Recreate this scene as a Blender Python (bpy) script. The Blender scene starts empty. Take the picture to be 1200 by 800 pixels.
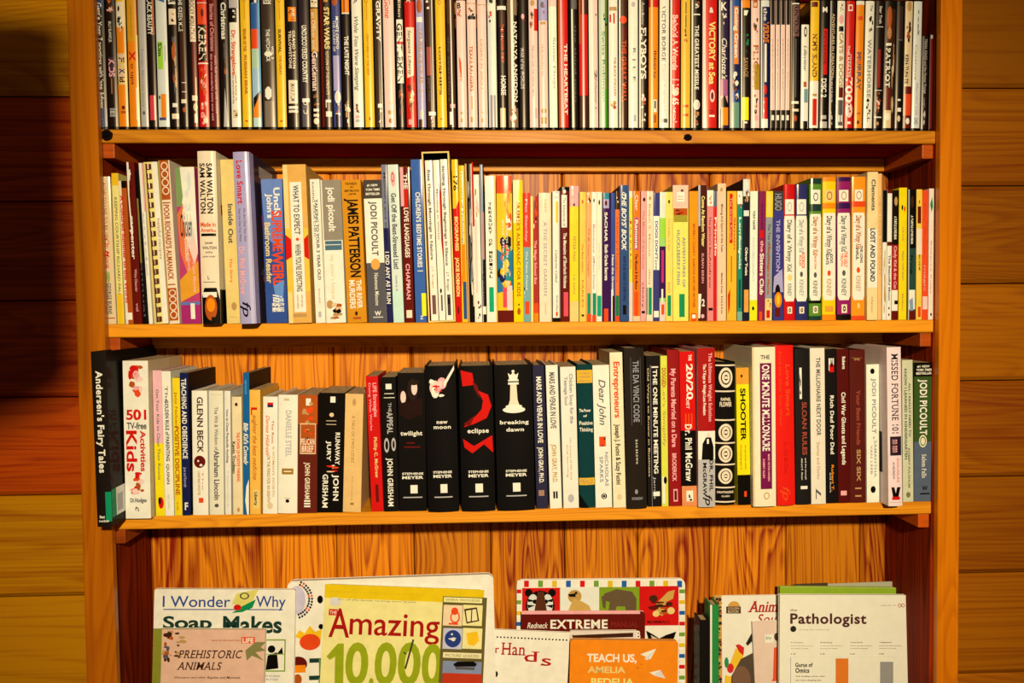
import bpy, bmesh, math, random
from mathutils import Vector, Matrix

# ---------------------------------------------------------------- camera, world, light, exposure
SC = bpy.context.scene
COL = SC.collection
CAM = Vector((-0.07185, -1.25308, 0.3023))
RX, RY, RZ = -0.04174, 0.0091, -0.039
FPX = 998.74
MR = Matrix.Rotation(RZ, 3, 'Z') @ Matrix.Rotation(RX, 3, 'X') @ Matrix.Rotation(RY, 3, 'Y')
cd = bpy.data.cameras.new('camera')
cam = bpy.data.objects.new('camera', cd)
COL.objects.link(cam)
cd.sensor_width = 36
cd.lens = FPX / 1200 * 36
cd.clip_start = 0.01
rgt, fwd, up_ = MR @ Vector((1, 0, 0)), MR @ Vector((0, 1, 0)), MR @ Vector((0, 0, 1))
m4 = Matrix((rgt, up_, -fwd)).transposed().to_4x4()
m4.translation = CAM
cam.matrix_world = m4
SC.camera = cam

wd = bpy.data.worlds.new('room_ambient')
SC.world = wd
wd.use_nodes = True
wd.node_tree.nodes['Background'].inputs[0].default_value = (1.0, 0.5, 0.25, 1)
wd.node_tree.nodes['Background'].inputs[1].default_value = 0.075

LAMP = Vector((0.13, -2.36, 0.86))
ld = bpy.data.lights.new('ceiling_spot_lamp', 'SPOT')
ld.energy = 400
ld.color = (1.0, 0.71, 0.38)
ld.shadow_soft_size = 0.05
ld.spot_size = math.radians(60)
ld.spot_blend = 1.0
lo = bpy.data.objects.new('ceiling_spot_lamp', ld)
COL.objects.link(lo)
lo.location = LAMP
lo.rotation_euler = (Vector((0.0, 0, 0.09)) - LAMP).to_track_quat('-Z', 'Y').to_euler()

SC.view_settings.view_transform = 'Standard'
SC.view_settings.look = 'None'
SC.view_settings.exposure = 0.0
SC.view_settings.gamma = 1.0
SC.view_settings.use_curve_mapping = False

# ---------------------------------------------------------------- helpers
def unp(px, py, Y=0.0):
    """the point of the upright plane y = Y that stands at this place of the photograph"""
    d = MR @ Vector(((px - 600) / FPX, 1, (400 - py) / FPX))
    return CAM + d * ((Y - CAM.y) / d.y)

def s2l(c):
    return c / 12.92 if c <= .04045 else ((c + .055) / 1.055) ** 2.4

LIT = (1.45, 1.1, 0.68)
def alb(h):
    h = h.lstrip('#')
    if len(h) == 3: h = ''.join(a + a for a in h)
    c = [s2l(int(h[i:i + 2], 16) / 255) for i in (0, 2, 4)]
    return tuple(min(.86, max(.0012, c[i] / LIT[i])) for i in range(3))

PAL = dict(k='080403', w='fff0dc', W='ffffff', c='ffe2b2', y='ffc41c', Y='ffe77c', o='ff8c0c', r='dd150c', m='6a1008',
           d='43200e', D='140805', n='141c48', b='2b5c96', l='b4a6c0', g='0c8c48', G='1c3a2c', s='c4b8a6', S='5c5652',
           t='c89654', O='bc5416', p='ffaea0', v='3c0e4a', q='2a8c90', L='a8dc30', P='b06080', B='6cb0da', a='eecb90',
           A='ffd2b4', V='8c2048', x='f24a16', h='9a948e', H='e8e4dc', N='3c4478', C='f6d074')
PALV = {k: alb(v) for k, v in PAL.items()}
def colr(tok):
    return alb(tok) if tok[0] == '#' else PALV[tok]

def link(name, mesh, mat, parent=None):
    o = bpy.data.objects.new(name, mesh)
    COL.objects.link(o)
    if mat is not None: mesh.materials.append(mat)
    if parent is not None: o.parent = parent
    return o

def empty(name, loc=(0, 0, 0)):
    o = bpy.data.objects.new(name, None)
    COL.objects.link(o)
    o.location = loc
    o.empty_display_size = .02
    return o

def tag(o, label=None, cat=None, group=None, kind=None):
    if label: o['label'] = label
    if cat: o['category'] = cat
    if group: o['group'] = group
    if kind: o['kind'] = kind
    return o

class MB:
    """a mesh being gathered: vertices, faces, one colour per face"""
    def __init__(s): s.v, s.f, s.c = [], [], []
    def quad(s, a, b, c, d, col):
        i = len(s.v); s.v += [a, b, c, d]; s.f.append((i, i + 1, i + 2, i + 3)); s.c.append(col)
    def poly(s, pts, col):
        i = len(s.v); s.v += pts; s.f.append(tuple(range(i, i + len(pts)))); s.c.append(col)
    def box(s, x0, x1, y0, y1, z0, z1, col):
        i = len(s.v)
        s.v += [(x, y, z) for z in (z0, z1) for y in (y0, y1) for x in (x0, x1)]
        for f in ((0, 2, 3, 1), (4, 5, 7, 6), (0, 1, 5, 4), (2, 6, 7, 3), (0, 4, 6, 2), (1, 3, 7, 5)):
            s.f.append(tuple(i + k for k in f)); s.c.append(col)
    def build(s, name, mat, parent=None):
        me = bpy.data.meshes.new(name)
        me.from_pydata([tuple(p) for p in s.v], [], s.f)
        a = me.attributes.new('paint', 'FLOAT_COLOR', 'FACE')
        flat = []
        for c in s.c: flat += [c[0], c[1], c[2], 1.0]
        a.data.foreach_set('color', flat)
        me.update()
        return link(name, me, mat, parent)

def bevel_box(name, pts8, mat, parent=None, bev=.0015, seg=2):
    """pts8: bottom ring of four then top ring of four"""
    bm = bmesh.new()
    v = [bm.verts.new(p) for p in pts8]
    for f in ((3, 2, 1, 0), (4, 5, 6, 7), (0, 1, 5, 4), (1, 2, 6, 5), (2, 3, 7, 6), (3, 0, 4, 7)):
        bm.faces.new([v[i] for i in f])
    bmesh.ops.recalc_face_normals(bm, faces=bm.faces)
    if bev: bmesh.ops.bevel(bm, geom=list(bm.edges), offset=bev, segments=seg, affect='EDGES', profile=.6)
    me = bpy.data.meshes.new(name); bm.to_mesh(me); bm.free()
    return link(name, me, mat, parent)

def bb(name, x0, x1, y0, y1, z0, z1, mat, parent=None, bev=.0015):
    return bevel_box(name, [(x0, y0, z0), (x1, y0, z0), (x1, y1, z0), (x0, y1, z0),
                            (x0, y0, z1), (x1, y0, z1), (x1, y1, z1), (x0, y1, z1)], mat, parent, bev)

# ---------------------------------------------------------------- materials
def nodes(name):
    m = bpy.data.materials.new(name); m.use_nodes = True
    nt = m.node_tree
    return m, nt, nt.nodes['Principled BSDF']

def nd(nt, t, **kw):
    n = nt.nodes.new(t)
    for k, v in kw.items():
        if k.startswith('i_'):
            k = k[2:]
            n.inputs[int(k) if k.isdigit() else k.replace('_', ' ')].default_value = v
        else: setattr(n, k, v)
    return n

def wood(name, light, dark, axis, spec=.22, freq=9.0, knots=.9, grain=.5, rough=.38, coat=.25, warp=.5, pores=.35, bump=.25):
    """knotty pine: growth rings are level lines of stretched noise, knots bend them"""
    m, nt, bs = nodes(name)
    L = nt.links.new
    tc = nd(nt, 'ShaderNodeTexCoord')
    oi = nd(nt, 'ShaderNodeObjectInfo')
    off = nd(nt, 'ShaderNodeVectorMath', operation='SCALE', i_Scale=37.0)
    cv = nd(nt, 'ShaderNodeCombineXYZ'); 
    mu = nd(nt, 'ShaderNodeMath', operation='MULTIPLY', i_1=3.7)
    L(oi.outputs['Random'], cv.inputs[0]); L(oi.outputs['Random'], mu.inputs[0]); L(mu.outputs[0], cv.inputs[1]); L(oi.outputs['Random'], cv.inputs[2])
    L(cv.outputs[0], off.inputs[0])
    ad = nd(nt, 'ShaderNodeVectorMath', operation='ADD')
    L(tc.outputs['Object'], ad.inputs[0]); L(off.outputs[0], ad.inputs[1])
    sc = {'X': (.09, 1, 1), 'Z': (1, 1, .09), 'Y': (1, .09, 1)}[axis]
    st = nd(nt, 'ShaderNodeVectorMath', operation='MULTIPLY'); st.inputs[1].default_value = sc
    L(ad.outputs[0], st.inputs[0])
    # knots
    ks = nd(nt, 'ShaderNodeVectorMath', operation='MULTIPLY')
    ks.inputs[1].default_value = tuple((.55 if a < 1 else 1.0) for a in sc)
    L(ad.outputs[0], ks.inputs[0])
    vo = nd(nt, 'ShaderNodeTexVoronoi', i_Scale=3.6); L(ks.outputs[0], vo.inputs['Vector'])
    kr = nd(nt, 'ShaderNodeMapRange', interpolation_type='SMOOTHERSTEP'); 
    kr.inputs['From Min'].default_value = .02; kr.inputs['From Max'].default_value = .34
    kr.inputs['To Min'].default_value = 1; kr.inputs['To Max'].default_value = 0
    L(vo.outputs['Distance'], kr.inputs['Value'])
    n1 = nd(nt, 'ShaderNodeTexNoise', i_Scale=freq, i_Detail=2.0, i_Roughness=.45, i_Distortion=warp)
    L(st.outputs[0], n1.inputs['Vector'])
    km = nd(nt, 'ShaderNodeMath', operation='MULTIPLY', i_1=.34 * knots); L(kr.outputs[0], km.inputs[0])
    fs = nd(nt, 'ShaderNodeMath', operation='ADD'); L(n1.outputs[0], fs.inputs[0]); L(km.outputs[0], fs.inputs[1])
    fm = nd(nt, 'ShaderNodeMath', operation='MULTIPLY', i_1=26.0); L(fs.outputs[0], fm.inputs[0])
    fr = nd(nt, 'ShaderNodeMath', operation='FRACT'); L(fm.outputs[0], fr.inputs[0])
    ramp = nd(nt, 'ShaderNodeValToRGB')
    e = ramp.color_ramp.elements
    e[0].position = 0; e[0].color = (0, 0, 0, 1); e[1].position = .4; e[1].color = (.3, .3, .3, 1)
    e.new(.78).color = (1, 1, 1, 1); e.new(1.0).color = (.05, .05, .05, 1)
    L(fr.outputs[0], ramp.inputs[0])
    # broad colour drift and fine fibres
    n2 = nd(nt, 'ShaderNodeTexNoise', i_Scale=3.0, i_Detail=3.0); L(st.outputs[0], n2.inputs['Vector'])
    s3 = nd(nt, 'ShaderNodeVectorMath', operation='MULTIPLY'); s3.inputs[1].default_value = tuple((.12 if a < 1 else 1.0) for a in sc)
    L(st.outputs[0], s3.inputs[0])
    n3 = nd(nt, 'ShaderNodeTexNoise', i_Scale=230.0, i_Detail=4.0, i_Roughness=.6); L(s3.outputs[0], n3.inputs['Vector'])
    a1 = nd(nt, 'ShaderNodeMath', operation='MULTIPLY', i_1=grain); L(ramp.outputs[0], a1.inputs[0])
    d1 = nd(nt, 'ShaderNodeMapRange', i_From_Min=.32, i_From_Max=.68); d1.inputs['To Min'].default_value = -.3; d1.inputs['To Max'].default_value = .42
    L(n2.outputs[0], d1.inputs['Value'])
    p1 = nd(nt, 'ShaderNodeMapRange', i_From_Min=.3, i_From_Max=.7); p1.inputs['To Min'].default_value = -pores / 2; p1.inputs['To Max'].default_value = pores / 2
    L(n3.outputs[0], p1.inputs['Value'])
    q1 = nd(nt, 'ShaderNodeMath', operation='ADD'); L(a1.outputs[0], q1.inputs[0]); L(d1.outputs[0], q1.inputs[1])
    q2 = nd(nt, 'ShaderNodeMath', operation='ADD', use_clamp=True); L(q1.outputs[0], q2.inputs[0]); L(p1.outputs[0], q2.inputs[1])
    mx = nd(nt, 'ShaderNodeMix', data_type='RGBA'); mx.inputs[6].default_value = (*alb(light), 1); mx.inputs[7].default_value = (*alb(dark), 1)
    L(q2.outputs[0], mx.inputs[0])
    # dark heart of each knot
    kh = nd(nt, 'ShaderNodeMapRange', interpolation_type='SMOOTHSTEP', i_From_Min=.035, i_From_Max=.075); kh.inputs['To Min'].default_value = .8 * min(1, knots); kh.inputs['To Max'].default_value = 0
    L(vo.outputs['Distance'], kh.inputs['Value'])
    m2 = nd(nt, 'ShaderNodeMix', data_type='RGBA'); m2.inputs[7].default_value = (.03, .009, .004, 1)
    L(kh.outputs[0], m2.inputs[0]); L(mx.outputs[2], m2.inputs[6])
    # board to board difference
    hv = nd(nt, 'ShaderNodeHueSaturation')
    bv = nd(nt, 'ShaderNodeMapRange'); bv.inputs['To Min'].default_value = .78; bv.inputs['To Max'].default_value = 1.15
    L(oi.outputs['Random'], bv.inputs['Value']); L(bv.outputs[0], hv.inputs['Value']); L(m2.outputs[2], hv.inputs['Color'])
    L(hv.outputs[0], bs.inputs['Base Color'])
    bs.inputs['Specular IOR Level'].default_value = spec
    bs.inputs['Roughness'].default_value = rough
    bs.inputs['Coat Weight'].default_value = coat
    bs.inputs['Coat Roughness'].default_value = .22
    n4 = nd(nt, 'ShaderNodeTexNoise', i_Scale=160.0, i_Detail=3.0); L(tc.outputs['Object'], n4.inputs['Vector'])
    bsum = nd(nt, 'ShaderNodeMath', operation='MULTIPLY_ADD', i_1=.5); L(n4.outputs[0], bsum.inputs[0]); L(q2.outputs[0], bsum.inputs[2])
    bp = nd(nt, 'ShaderNodeBump', i_Strength=bump, i_Distance=.0012); L(bsum.outputs[0], bp.inputs['Height'])
    L(bp.outputs[0], bs.inputs['Normal'])
    return m

def paint(name, rough, coat=0.0, coatr=.15, wear=.10, spec=.5, bump=0.0):
    """printed paper or board: the colour of each face, with slight handling wear"""
    m, nt, bs = nodes(name)
    L = nt.links.new
    at = nd(nt, 'ShaderNodeAttribute', attribute_name='paint')
    tc = nd(nt, 'ShaderNodeTexCoord')
    no = nd(nt, 'ShaderNodeTexNoise', i_Scale=55.0, i_Detail=4.0, i_Roughness=.65); L(tc.outputs['Object'], no.inputs['Vector'])
    mr = nd(nt, 'ShaderNodeMapRange', i_From_Min=.3, i_From_Max=.7); mr.inputs['To Min'].default_value = 1 - wear; mr.inputs['To Max'].default_value = 1 + wear * .5
    L(no.outputs[0], mr.inputs['Value'])
    hv = nd(nt, 'ShaderNodeHueSaturation'); L(at.outputs['Color'], hv.inputs['Color']); L(mr.outputs[0], hv.inputs['Value'])
    L(hv.outputs[0], bs.inputs['Base Color'])
    bs.inputs['Roughness'].default_value = rough
    bs.inputs['Coat Weight'].default_value = coat
    bs.inputs['Coat Roughness'].default_value = coatr
    bs.inputs['Specular IOR Level'].default_value = spec
    if bump:
        bp = nd(nt, 'ShaderNodeBump', i_Strength=bump, i_Distance=.0006); L(no.outputs[0], bp.inputs['Height']); L(bp.outputs[0], bs.inputs['Normal'])
    return m

def paper(name, c1, c2):
    m, nt, bs = nodes(name)
    L = nt.links.new
    tc = nd(nt, 'ShaderNodeTexCoord')
    mp = nd(nt, 'ShaderNodeVectorMath', operation='MULTIPLY'); mp.inputs[1].default_value = (2600, 25, 25)
    L(tc.outputs['Object'], mp.inputs[0])
    no = nd(nt, 'ShaderNodeTexNoise', i_Scale=1.0, i_Detail=2.0); L(mp.outputs[0], no.inputs['Vector'])
    mr = nd(nt, 'ShaderNodeMapRange', i_From_Min=.35, i_From_Max=.65); L(no.outputs[0], mr.inputs['Value'])
    mx = nd(nt, 'ShaderNodeMix', data_type='RGBA'); mx.inputs[6].default_value = (*alb(c1), 1); mx.inputs[7].default_value = (*alb(c2), 1)
    L(mr.outputs[0], mx.inputs[0]); L(mx.outputs[2], bs.inputs['Base Color'])
    bs.inputs['Roughness'].default_value = .85
    return m

def plain(name, col, rough, metal=0.0, coat=0.0):
    m, nt, bs = nodes(name)
    tc = nd(nt, 'ShaderNodeTexCoord')
    no = nd(nt, 'ShaderNodeTexNoise', i_Scale=80.0); nt.links.new(tc.outputs['Object'], no.inputs['Vector'])
    mr = nd(nt, 'ShaderNodeMapRange'); mr.inputs['To Min'].default_value = rough * .8; mr.inputs['To Max'].default_value = min(1, rough * 1.25)
    nt.links.new(no.outputs[0], mr.inputs['Value']); nt.links.new(mr.outputs[0], bs.inputs['Roughness'])
    bs.inputs['Base Color'].default_value = (*alb(col), 1)
    bs.inputs['Specular IOR Level'].default_value = .1
    bs.inputs['Metallic'].default_value = metal
    bs.inputs['Coat Weight'].default_value = coat
    return m

M_BACK = wood('back_board_pine', 'f48c0c', '8c1800', 'Z', freq=10, grain=.7, knots=.45, pores=.95, rough=.5, coat=.03)
M_SHELF = wood('shelf_pine', 'f89a14', 'b45400', 'X', freq=12, grain=.35, knots=.15, rough=.5, coat=.03, pores=.5)
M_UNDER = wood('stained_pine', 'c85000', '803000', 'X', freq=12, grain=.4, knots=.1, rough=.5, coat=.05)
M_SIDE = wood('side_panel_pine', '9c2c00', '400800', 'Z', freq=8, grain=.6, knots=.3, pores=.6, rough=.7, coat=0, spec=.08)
M_STILE = wood('stile_pine', 'dc7600', 'a03c00', 'Z', freq=7, grain=.3, knots=.35, rough=.3, coat=.3, pores=.4)
M_LOG = wood('log_siding_pine', 'a85c00', '782c00', 'X', freq=7, grain=.35, knots=.3, rough=.36, coat=.15, bump=.35, pores=.6)
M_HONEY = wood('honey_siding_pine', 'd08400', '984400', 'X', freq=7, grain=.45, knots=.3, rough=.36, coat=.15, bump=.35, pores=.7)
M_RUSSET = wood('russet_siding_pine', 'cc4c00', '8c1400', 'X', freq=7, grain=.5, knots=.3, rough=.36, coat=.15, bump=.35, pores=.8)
M_CASE = plain('black_case_plastic', '#060404', .3, coat=.2)
M_CASEW = plain('white_case_plastic', '#efe6d8', .25, coat=.3)
M_SLEEVE = paint('glossy_sleeve', .6, coat=.8, coatr=.27, wear=.06, spec=.06)
M_PB = paint('printed_card_cover', .65, coat=.05, coatr=.12, wear=.10, spec=.06)
M_HC = paint('glossy_dust_jacket', .6, coat=.12, coatr=.12, wear=.06, spec=.06)
M_MATTE = paint('matte_printed_board', .8, wear=.12, spec=.05)
M_PAGE = paper('page_edges', 'eccc90', 'a87838')
M_BLACK = plain('black_fabric', '#0a0807', .8)

# ---------------------------------------------------------------- lettering: each glyph of the built-in font is meshed once
GL = {}
def glyph(ch, bold):
    k = (ch, bold)
    if k in GL: return GL[k]
    cu = bpy.data.curves.new('glyph', 'FONT')
    cu.resolution_u = 4
    cu.offset = .028 if bold else .008
    ob = bpy.data.objects.new('glyph', cu)
    def mesh_of(s):
        cu.body = s
        me = bpy.data.meshes.new_from_object(ob)
        v = [(p.co.x, p.co.y) for p in me.vertices]; f = [tuple(q.vertices) for q in me.polygons]
        bpy.data.meshes.remove(me)
        return v, f
    def width(s):
        v, _ = mesh_of(s); xs = [p[0] for p in v]
        return max(xs) - min(xs)
    if 'II' not in GL: GL['II'] = width('II'); v, _ = mesh_of('H'); GL['cap'] = max(p[1] for p in v)
    adv = width('I' + ch + 'I') - width('II')
    v, f = mesh_of(ch) if ch != ' ' else ([], [])
    bpy.data.objects.remove(ob); bpy.data.curves.remove(cu)
    GL[k] = (v, f, adv)
    return GL[k]

def serifs(v, f):
    """slab feet and caps on the upright stems of a glyph"""
    cap = GL['cap']; V, F = list(v), list(f)
    for lv, sg in ((0.0, 1), (cap, -1), (cap * .74, -1)):
        xs = sorted({round(p[0], 3) for p in v if abs(p[1] - lv) < .012})
        if lv == cap * .74 and (max(p[1] for p in v) > cap * .9): continue
        i = 0
        while i < len(xs) - 1:
            w = xs[i + 1] - xs[i]
            if .03 < w < .2:
                a, b = xs[i] - .08, xs[i + 1] + .08
                k = len(V); V += [(a, lv), (b, lv), (b, lv + sg * .055), (a, lv + sg * .055)]; F.append((k, k + 1, k + 2, k + 3))
                i += 2
            else: i += 1
    return V, F

def lay(text, bold, italic=0.0):
    x, V, F = 0.0, [], []
    ser = text[:1] == '~'
    text = text.replace('~', '')
    for ch in text:
        v, f, a = glyph(ch, bold)
        if ser and v and not ch.isdigit(): v, f = serifs(v, f); a += .05
        i = len(V)
        V += [(x + p[0] + italic * p[1], p[1]) for p in v]
        F += [tuple(i + q for q in t) for t in f]
        x += a
    if V:
        x0 = min(p[0] for p in V); x1 = max(p[0] for p in V)
    else: x0, x1 = 0, 1
    cap = GL['cap']
    return [((p[0] - x0) / max(1e-6, x1 - x0), p[1] / cap) for p in V], F

def decals(items, pt, asp, rnd, pix=None):
    """draw the print items with pt(u, v, off); u runs across, v down. Returns (art, lettering)."""
    art, let = MB(), MB()
    k = 0
    for it in items.split('|'):
        it = it.strip()
        if not it: continue
        code = it[0]
        k += 1
        off = .00012 * (1 + k * .45)
        if code == 'g':
            tk = it[1:].split()
            P = [tuple(float(a) for a in t.split(',')) for t in tk[1:]]
            if pix: P = [pix(*p) for p in P]
            # fan from the centre keeps simple outlines safe; outlines are given star-shaped or convex
            tri_poly(art, P, pt, off, colr(tk[0]), 0 if pix else 7)
            continue
        tk = it[1:].split(None, 5)
        v0, v1, u0, u1 = (float(a) for a in tk[:4])
        if pix:   # pixels of the photograph, x0 x1 y0 y1
            (a0, b0), (a1, b1) = pix(v0, u0), pix(v1, u1)
            u0, u1, v0, v1 = a0, a1, b0, b1
        if code == 'r':
            c = colr(tk[4]); n = 8 if (u1 - u0) > .3 else 3
            for j in range(n):
                a, b = u0 + (u1 - u0) * j / n, u0 + (u1 - u0) * (j + 1) / n
                art.quad(pt(a, v1, off), pt(b, v1, off), pt(b, v0, off), pt(a, v0, off), c)
        elif code in 'eo':
            c = colr(tk[4]); cu, cv, ru, rv = (u0 + u1) / 2, (v0 + v1) / 2, (u1 - u0) / 2, (v1 - v0) / 2
            N = 20
            P = [(cu + ru * math.cos(2 * math.pi * j / N), cv - rv * math.sin(2 * math.pi * j / N)) for j in range(N)]
            if code == 'e': tri_poly(art, P, pt, off, c, 0 if pix or u1 - u0 < .25 else 7)
            else:
                Q = [(cu + (a - cu) * .72, cv + (b - cv) * .72) for a, b in P]
                for j in range(N):
                    a, b, d, e = P[j], P[(j + 1) % N], Q[(j + 1) % N], Q[j]
                    art.quad(pt(*a, off), pt(*b, off), pt(*d, off), pt(*e, off), c)
        elif code == 'p':     # a printed picture: blobs of its colours
            cs = [colr(x) for x in tk[4]]
            n = int(tk[5]) if len(tk) > 5 else 14
            cols = max(2, int(n ** .5))
            for j in range(n):
                ru = (u1 - u0) * rnd.uniform(.12, .30); rv = (v1 - v0) * rnd.uniform(.06, .16)
                cu = rnd.uniform(u0 + ru, max(u0 + ru, u1 - ru)); cv = rnd.uniform(v0 + rv, max(v0 + rv, v1 - rv))
                N = 9; ph = rnd.random() * 6
                P = []
                for q in range(N):
                    a = 2 * math.pi * q / N; s = rnd.uniform(.65, 1.0)
                    P.append((cu + ru * s * math.cos(a), cv - rv * s * math.sin(a)))
                o2 = off + .00001 * j
                art.poly([pt(a, b, o2) for a, b in P], cs[j % len(cs)])
        else:
            c = colr(tk[4]); txt = tk[5] if len(tk) > 5 else 'nn nnn'
            bold = code in 'THJ'; ital = .28 if code in 'ijJ' else 0
            V, F = lay(txt, bold, ital)
            off += .0001
            if code == 'V':        # upright letters set one below another
                n = len(txt); hh = (v1 - v0) / n
                for q, ch in enumerate(txt):
                    if ch == ' ': continue
                    V, F = lay(ch, True)
                    W = [pt(u0 + (u1 - u0) * x, v0 + hh * (q + .85 - .7 * y), off) for x, y in V]
                    i = len(let.v); let.v += W
                    let.f += [tuple(i + z for z in f) for f in F]; let.c += [c] * len(F)
                continue
            if code in 'tTiJ':      # reads downward, letter tops to the right
                W = [pt(u0 + (u1 - u0) * y, v0 + (v1 - v0) * x, off) for x, y in V]
            else:                  # upright
                W = [pt(u0 + (u1 - u0) * x, v1 - (v1 - v0) * y, off) for x, y in V]
            i = len(let.v); let.v += W
            let.f += [tuple(i + q for q in f) for f in F]; let.c += [c] * len(F)
    return art, let

def clip(P, a, sgn):
    out = []
    for i in range(len(P)):
        p, q = P[i - 1], P[i]
        ip, iq = sgn * (p[0] - a) >= 0, sgn * (q[0] - a) >= 0
        if ip != iq:
            t = (a - p[0]) / (q[0] - p[0])
            out.append((a, p[1] + (q[1] - p[1]) * t))
        if iq: out.append(q)
    return out

def tri_poly(mb, P, pt, off, col, strips=0):
    if strips:
        for j in range(strips):
            Q = clip(clip(P, j / strips, 1), (j + 1) / strips, -1)
            if len(Q) > 2: tri_poly(mb, Q, pt, off, col)
        return
    from mathutils.geometry import tessellate_polygon
    for t in tessellate_polygon([[Vector((a, b, 0)) for a, b in P]]):
        mb.poly([pt(P[i][0], P[i][1], off) for i in t], col)
# ---------------------------------------------------------------- the built-in bookcase
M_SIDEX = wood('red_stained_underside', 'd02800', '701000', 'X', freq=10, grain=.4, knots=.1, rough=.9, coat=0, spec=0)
DEP = 0.138
XL, XR = -0.6100, 0.6100
T = 0.019
EDGE = {1: ((130, 151.5), (1090, 153.2), (135, 167), (1090, 168)),
        2: ((125, 380), (1090, 374.5), (125, 394.5), (1090, 388.5)),
        3: ((133, 605.5), (1090, 587.5), (133, 620), (1090, 602))}
SH = {}
for k, (a, b, c, d) in EDGE.items():
    pa, pb = unp(*a), unp(*b)
    sl = (pb.z - pa.z) / (pb.x - pa.x)
    SH[k] = lambda x, pa=pa, sl=sl: pa.z + sl * (x - pa.x)
SH[0] = lambda x: 0.805
SH[4] = lambda x: -0.425
case_ = empty('bookcase', (0, DEP / 2, -0.6))
tag(case_, 'built-in knotty pine bookcase with three crowded shelves and a display bay', 'bookcase')
def sub(o, parent=case_):
    o.parent = parent
    o.matrix_parent_inverse = Matrix.Translation(-Vector(case_.location))
    return o
def cased(o, label=None):
    o.parent = case_; o.location = -Vector(case_.location) + o.location
    if label: o['label'] = label
    return o

def board(k, name='shelf'):
    z = SH[k]; x0, x1 = XL + .0005, XR - .0005
    rnd = random.Random(k)
    bm = bmesh.new()
    N = 24
    prof = [(0.0, -T + .0015), (0.0015, -T), (DEP - .001, -T), (DEP - .001, 0), (.0015, 0), (0, -.0015)]
    rings = []
    for i in range(N + 1):
        x = x0 + (x1 - x0) * i / N
        w = .0004 * math.sin(i * 1.7 + k)
        rings.append([bm.verts.new((x, y + (w if y < .01 else 0), z(x) + h)) for y, h in prof])
    for a, b in zip(rings, rings[1:]):
        for j in range(6):
            bm.faces.new((a[j], b[j], b[(j + 1) % 6], a[(j + 1) % 6]))
    bm.faces.new(rings[0]); bm.faces.new(rings[-1][::-1])
    bmesh.ops.recalc_face_normals(bm, faces=bm.faces)
    me = bpy.data.meshes.new(name); bm.to_mesh(me); bm.free()
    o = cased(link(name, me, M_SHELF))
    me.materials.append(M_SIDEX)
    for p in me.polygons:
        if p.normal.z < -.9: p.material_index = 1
    return o

for k in (1, 2, 3, 4, 0): board(k)
# knots standing in the front edge of the top shelf
def knot(px, py, rx, rz):
    p = unp(px, py, -.0006)
    mb = MB()
    N = 16
    ring = [(p.x + rx * math.cos(2 * math.pi * i / N) * (1 + .12 * math.sin(i * 2.3)), -.0004, p.z + rz * math.sin(2 * math.pi * i / N)) for i in range(N)]
    inn = [(p.x + (q[0] - p.x) * .6, -.0016, p.z + (q[2] - p.z) * .6) for q in ring]
    for i in range(N):
        j = (i + 1) % N
        mb.quad(ring[i], ring[j], inn[j], inn[i], alb('#1c0c06'))
    mb.poly(inn, alb('#0a0504'))
    cased(mb.build('knot', M_MATTE))
knot(125, 158.3, .0085, .0082)
knot(806, 161, .0062, .0052)
# cleats and rear rails under the shelves
for k in (0, 1, 2, 3, 4):
    for s, x0, x1 in ((-1, XL + .001, XL + .018), (1, XR - .018, XR - .001)):
        zt = SH[k]((x0 + x1) / 2) - T - .0005
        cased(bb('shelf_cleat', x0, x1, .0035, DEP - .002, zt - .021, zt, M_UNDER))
    zt = min(SH[k](XL), SH[k](XR)) - T - .001
    zl, zr = SH[k](XL) - T - .001, SH[k](XR) - T - .001
    x0, x1 = XL + .019, XR - .019
    y0, y1 = DEP - .018, DEP - .001
    h = .0205
    cased(bevel_box('rear_rail', [(x0, y0, zl - h), (x1, y0, zr - h), (x1, y1, zr - h), (x0, y1, zl - h),
                                  (x0, y0, zl), (x1, y0, zr), (x1, y1, zr), (x0, y1, zl)], M_SHELF, None, .001))
# side panels
ZB, ZT = -0.60, 0.95
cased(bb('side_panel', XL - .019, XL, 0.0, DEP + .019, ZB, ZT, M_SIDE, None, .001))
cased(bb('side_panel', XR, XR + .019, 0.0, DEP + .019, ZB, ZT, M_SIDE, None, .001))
# face stiles, each following the edges seen in the photograph
def stile(inner, outer, y0):
    # inner/outer: ((px, py) top, (px, py) bottom)
    def xz(line, z):
        a, b = unp(*line[0], y0), unp(*line[1], y0)
        return a.x + (b.x - a.x) * (z - a.z) / (b.z - a.z)
    p = []
    for z in (ZB, ZT):
        xi, xo = xz(inner, z), xz(outer, z)
        a, b = min(xi, xo), max(xi, xo)
        p += [(a, y0, z), (b, y0, z), (b, -.0002, z), (a, -.0002, z)]
    return cased(bevel_box('face_stile', p, M_STILE, None, .002, 3))
stile(((109.5, 0), (137, 800)), ((78, 0), (101.5, 800)), -.014)
stile(((1103, 0), (1098, 800)), ((1128.5, 0), (1123, 800)), -.014)
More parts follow.
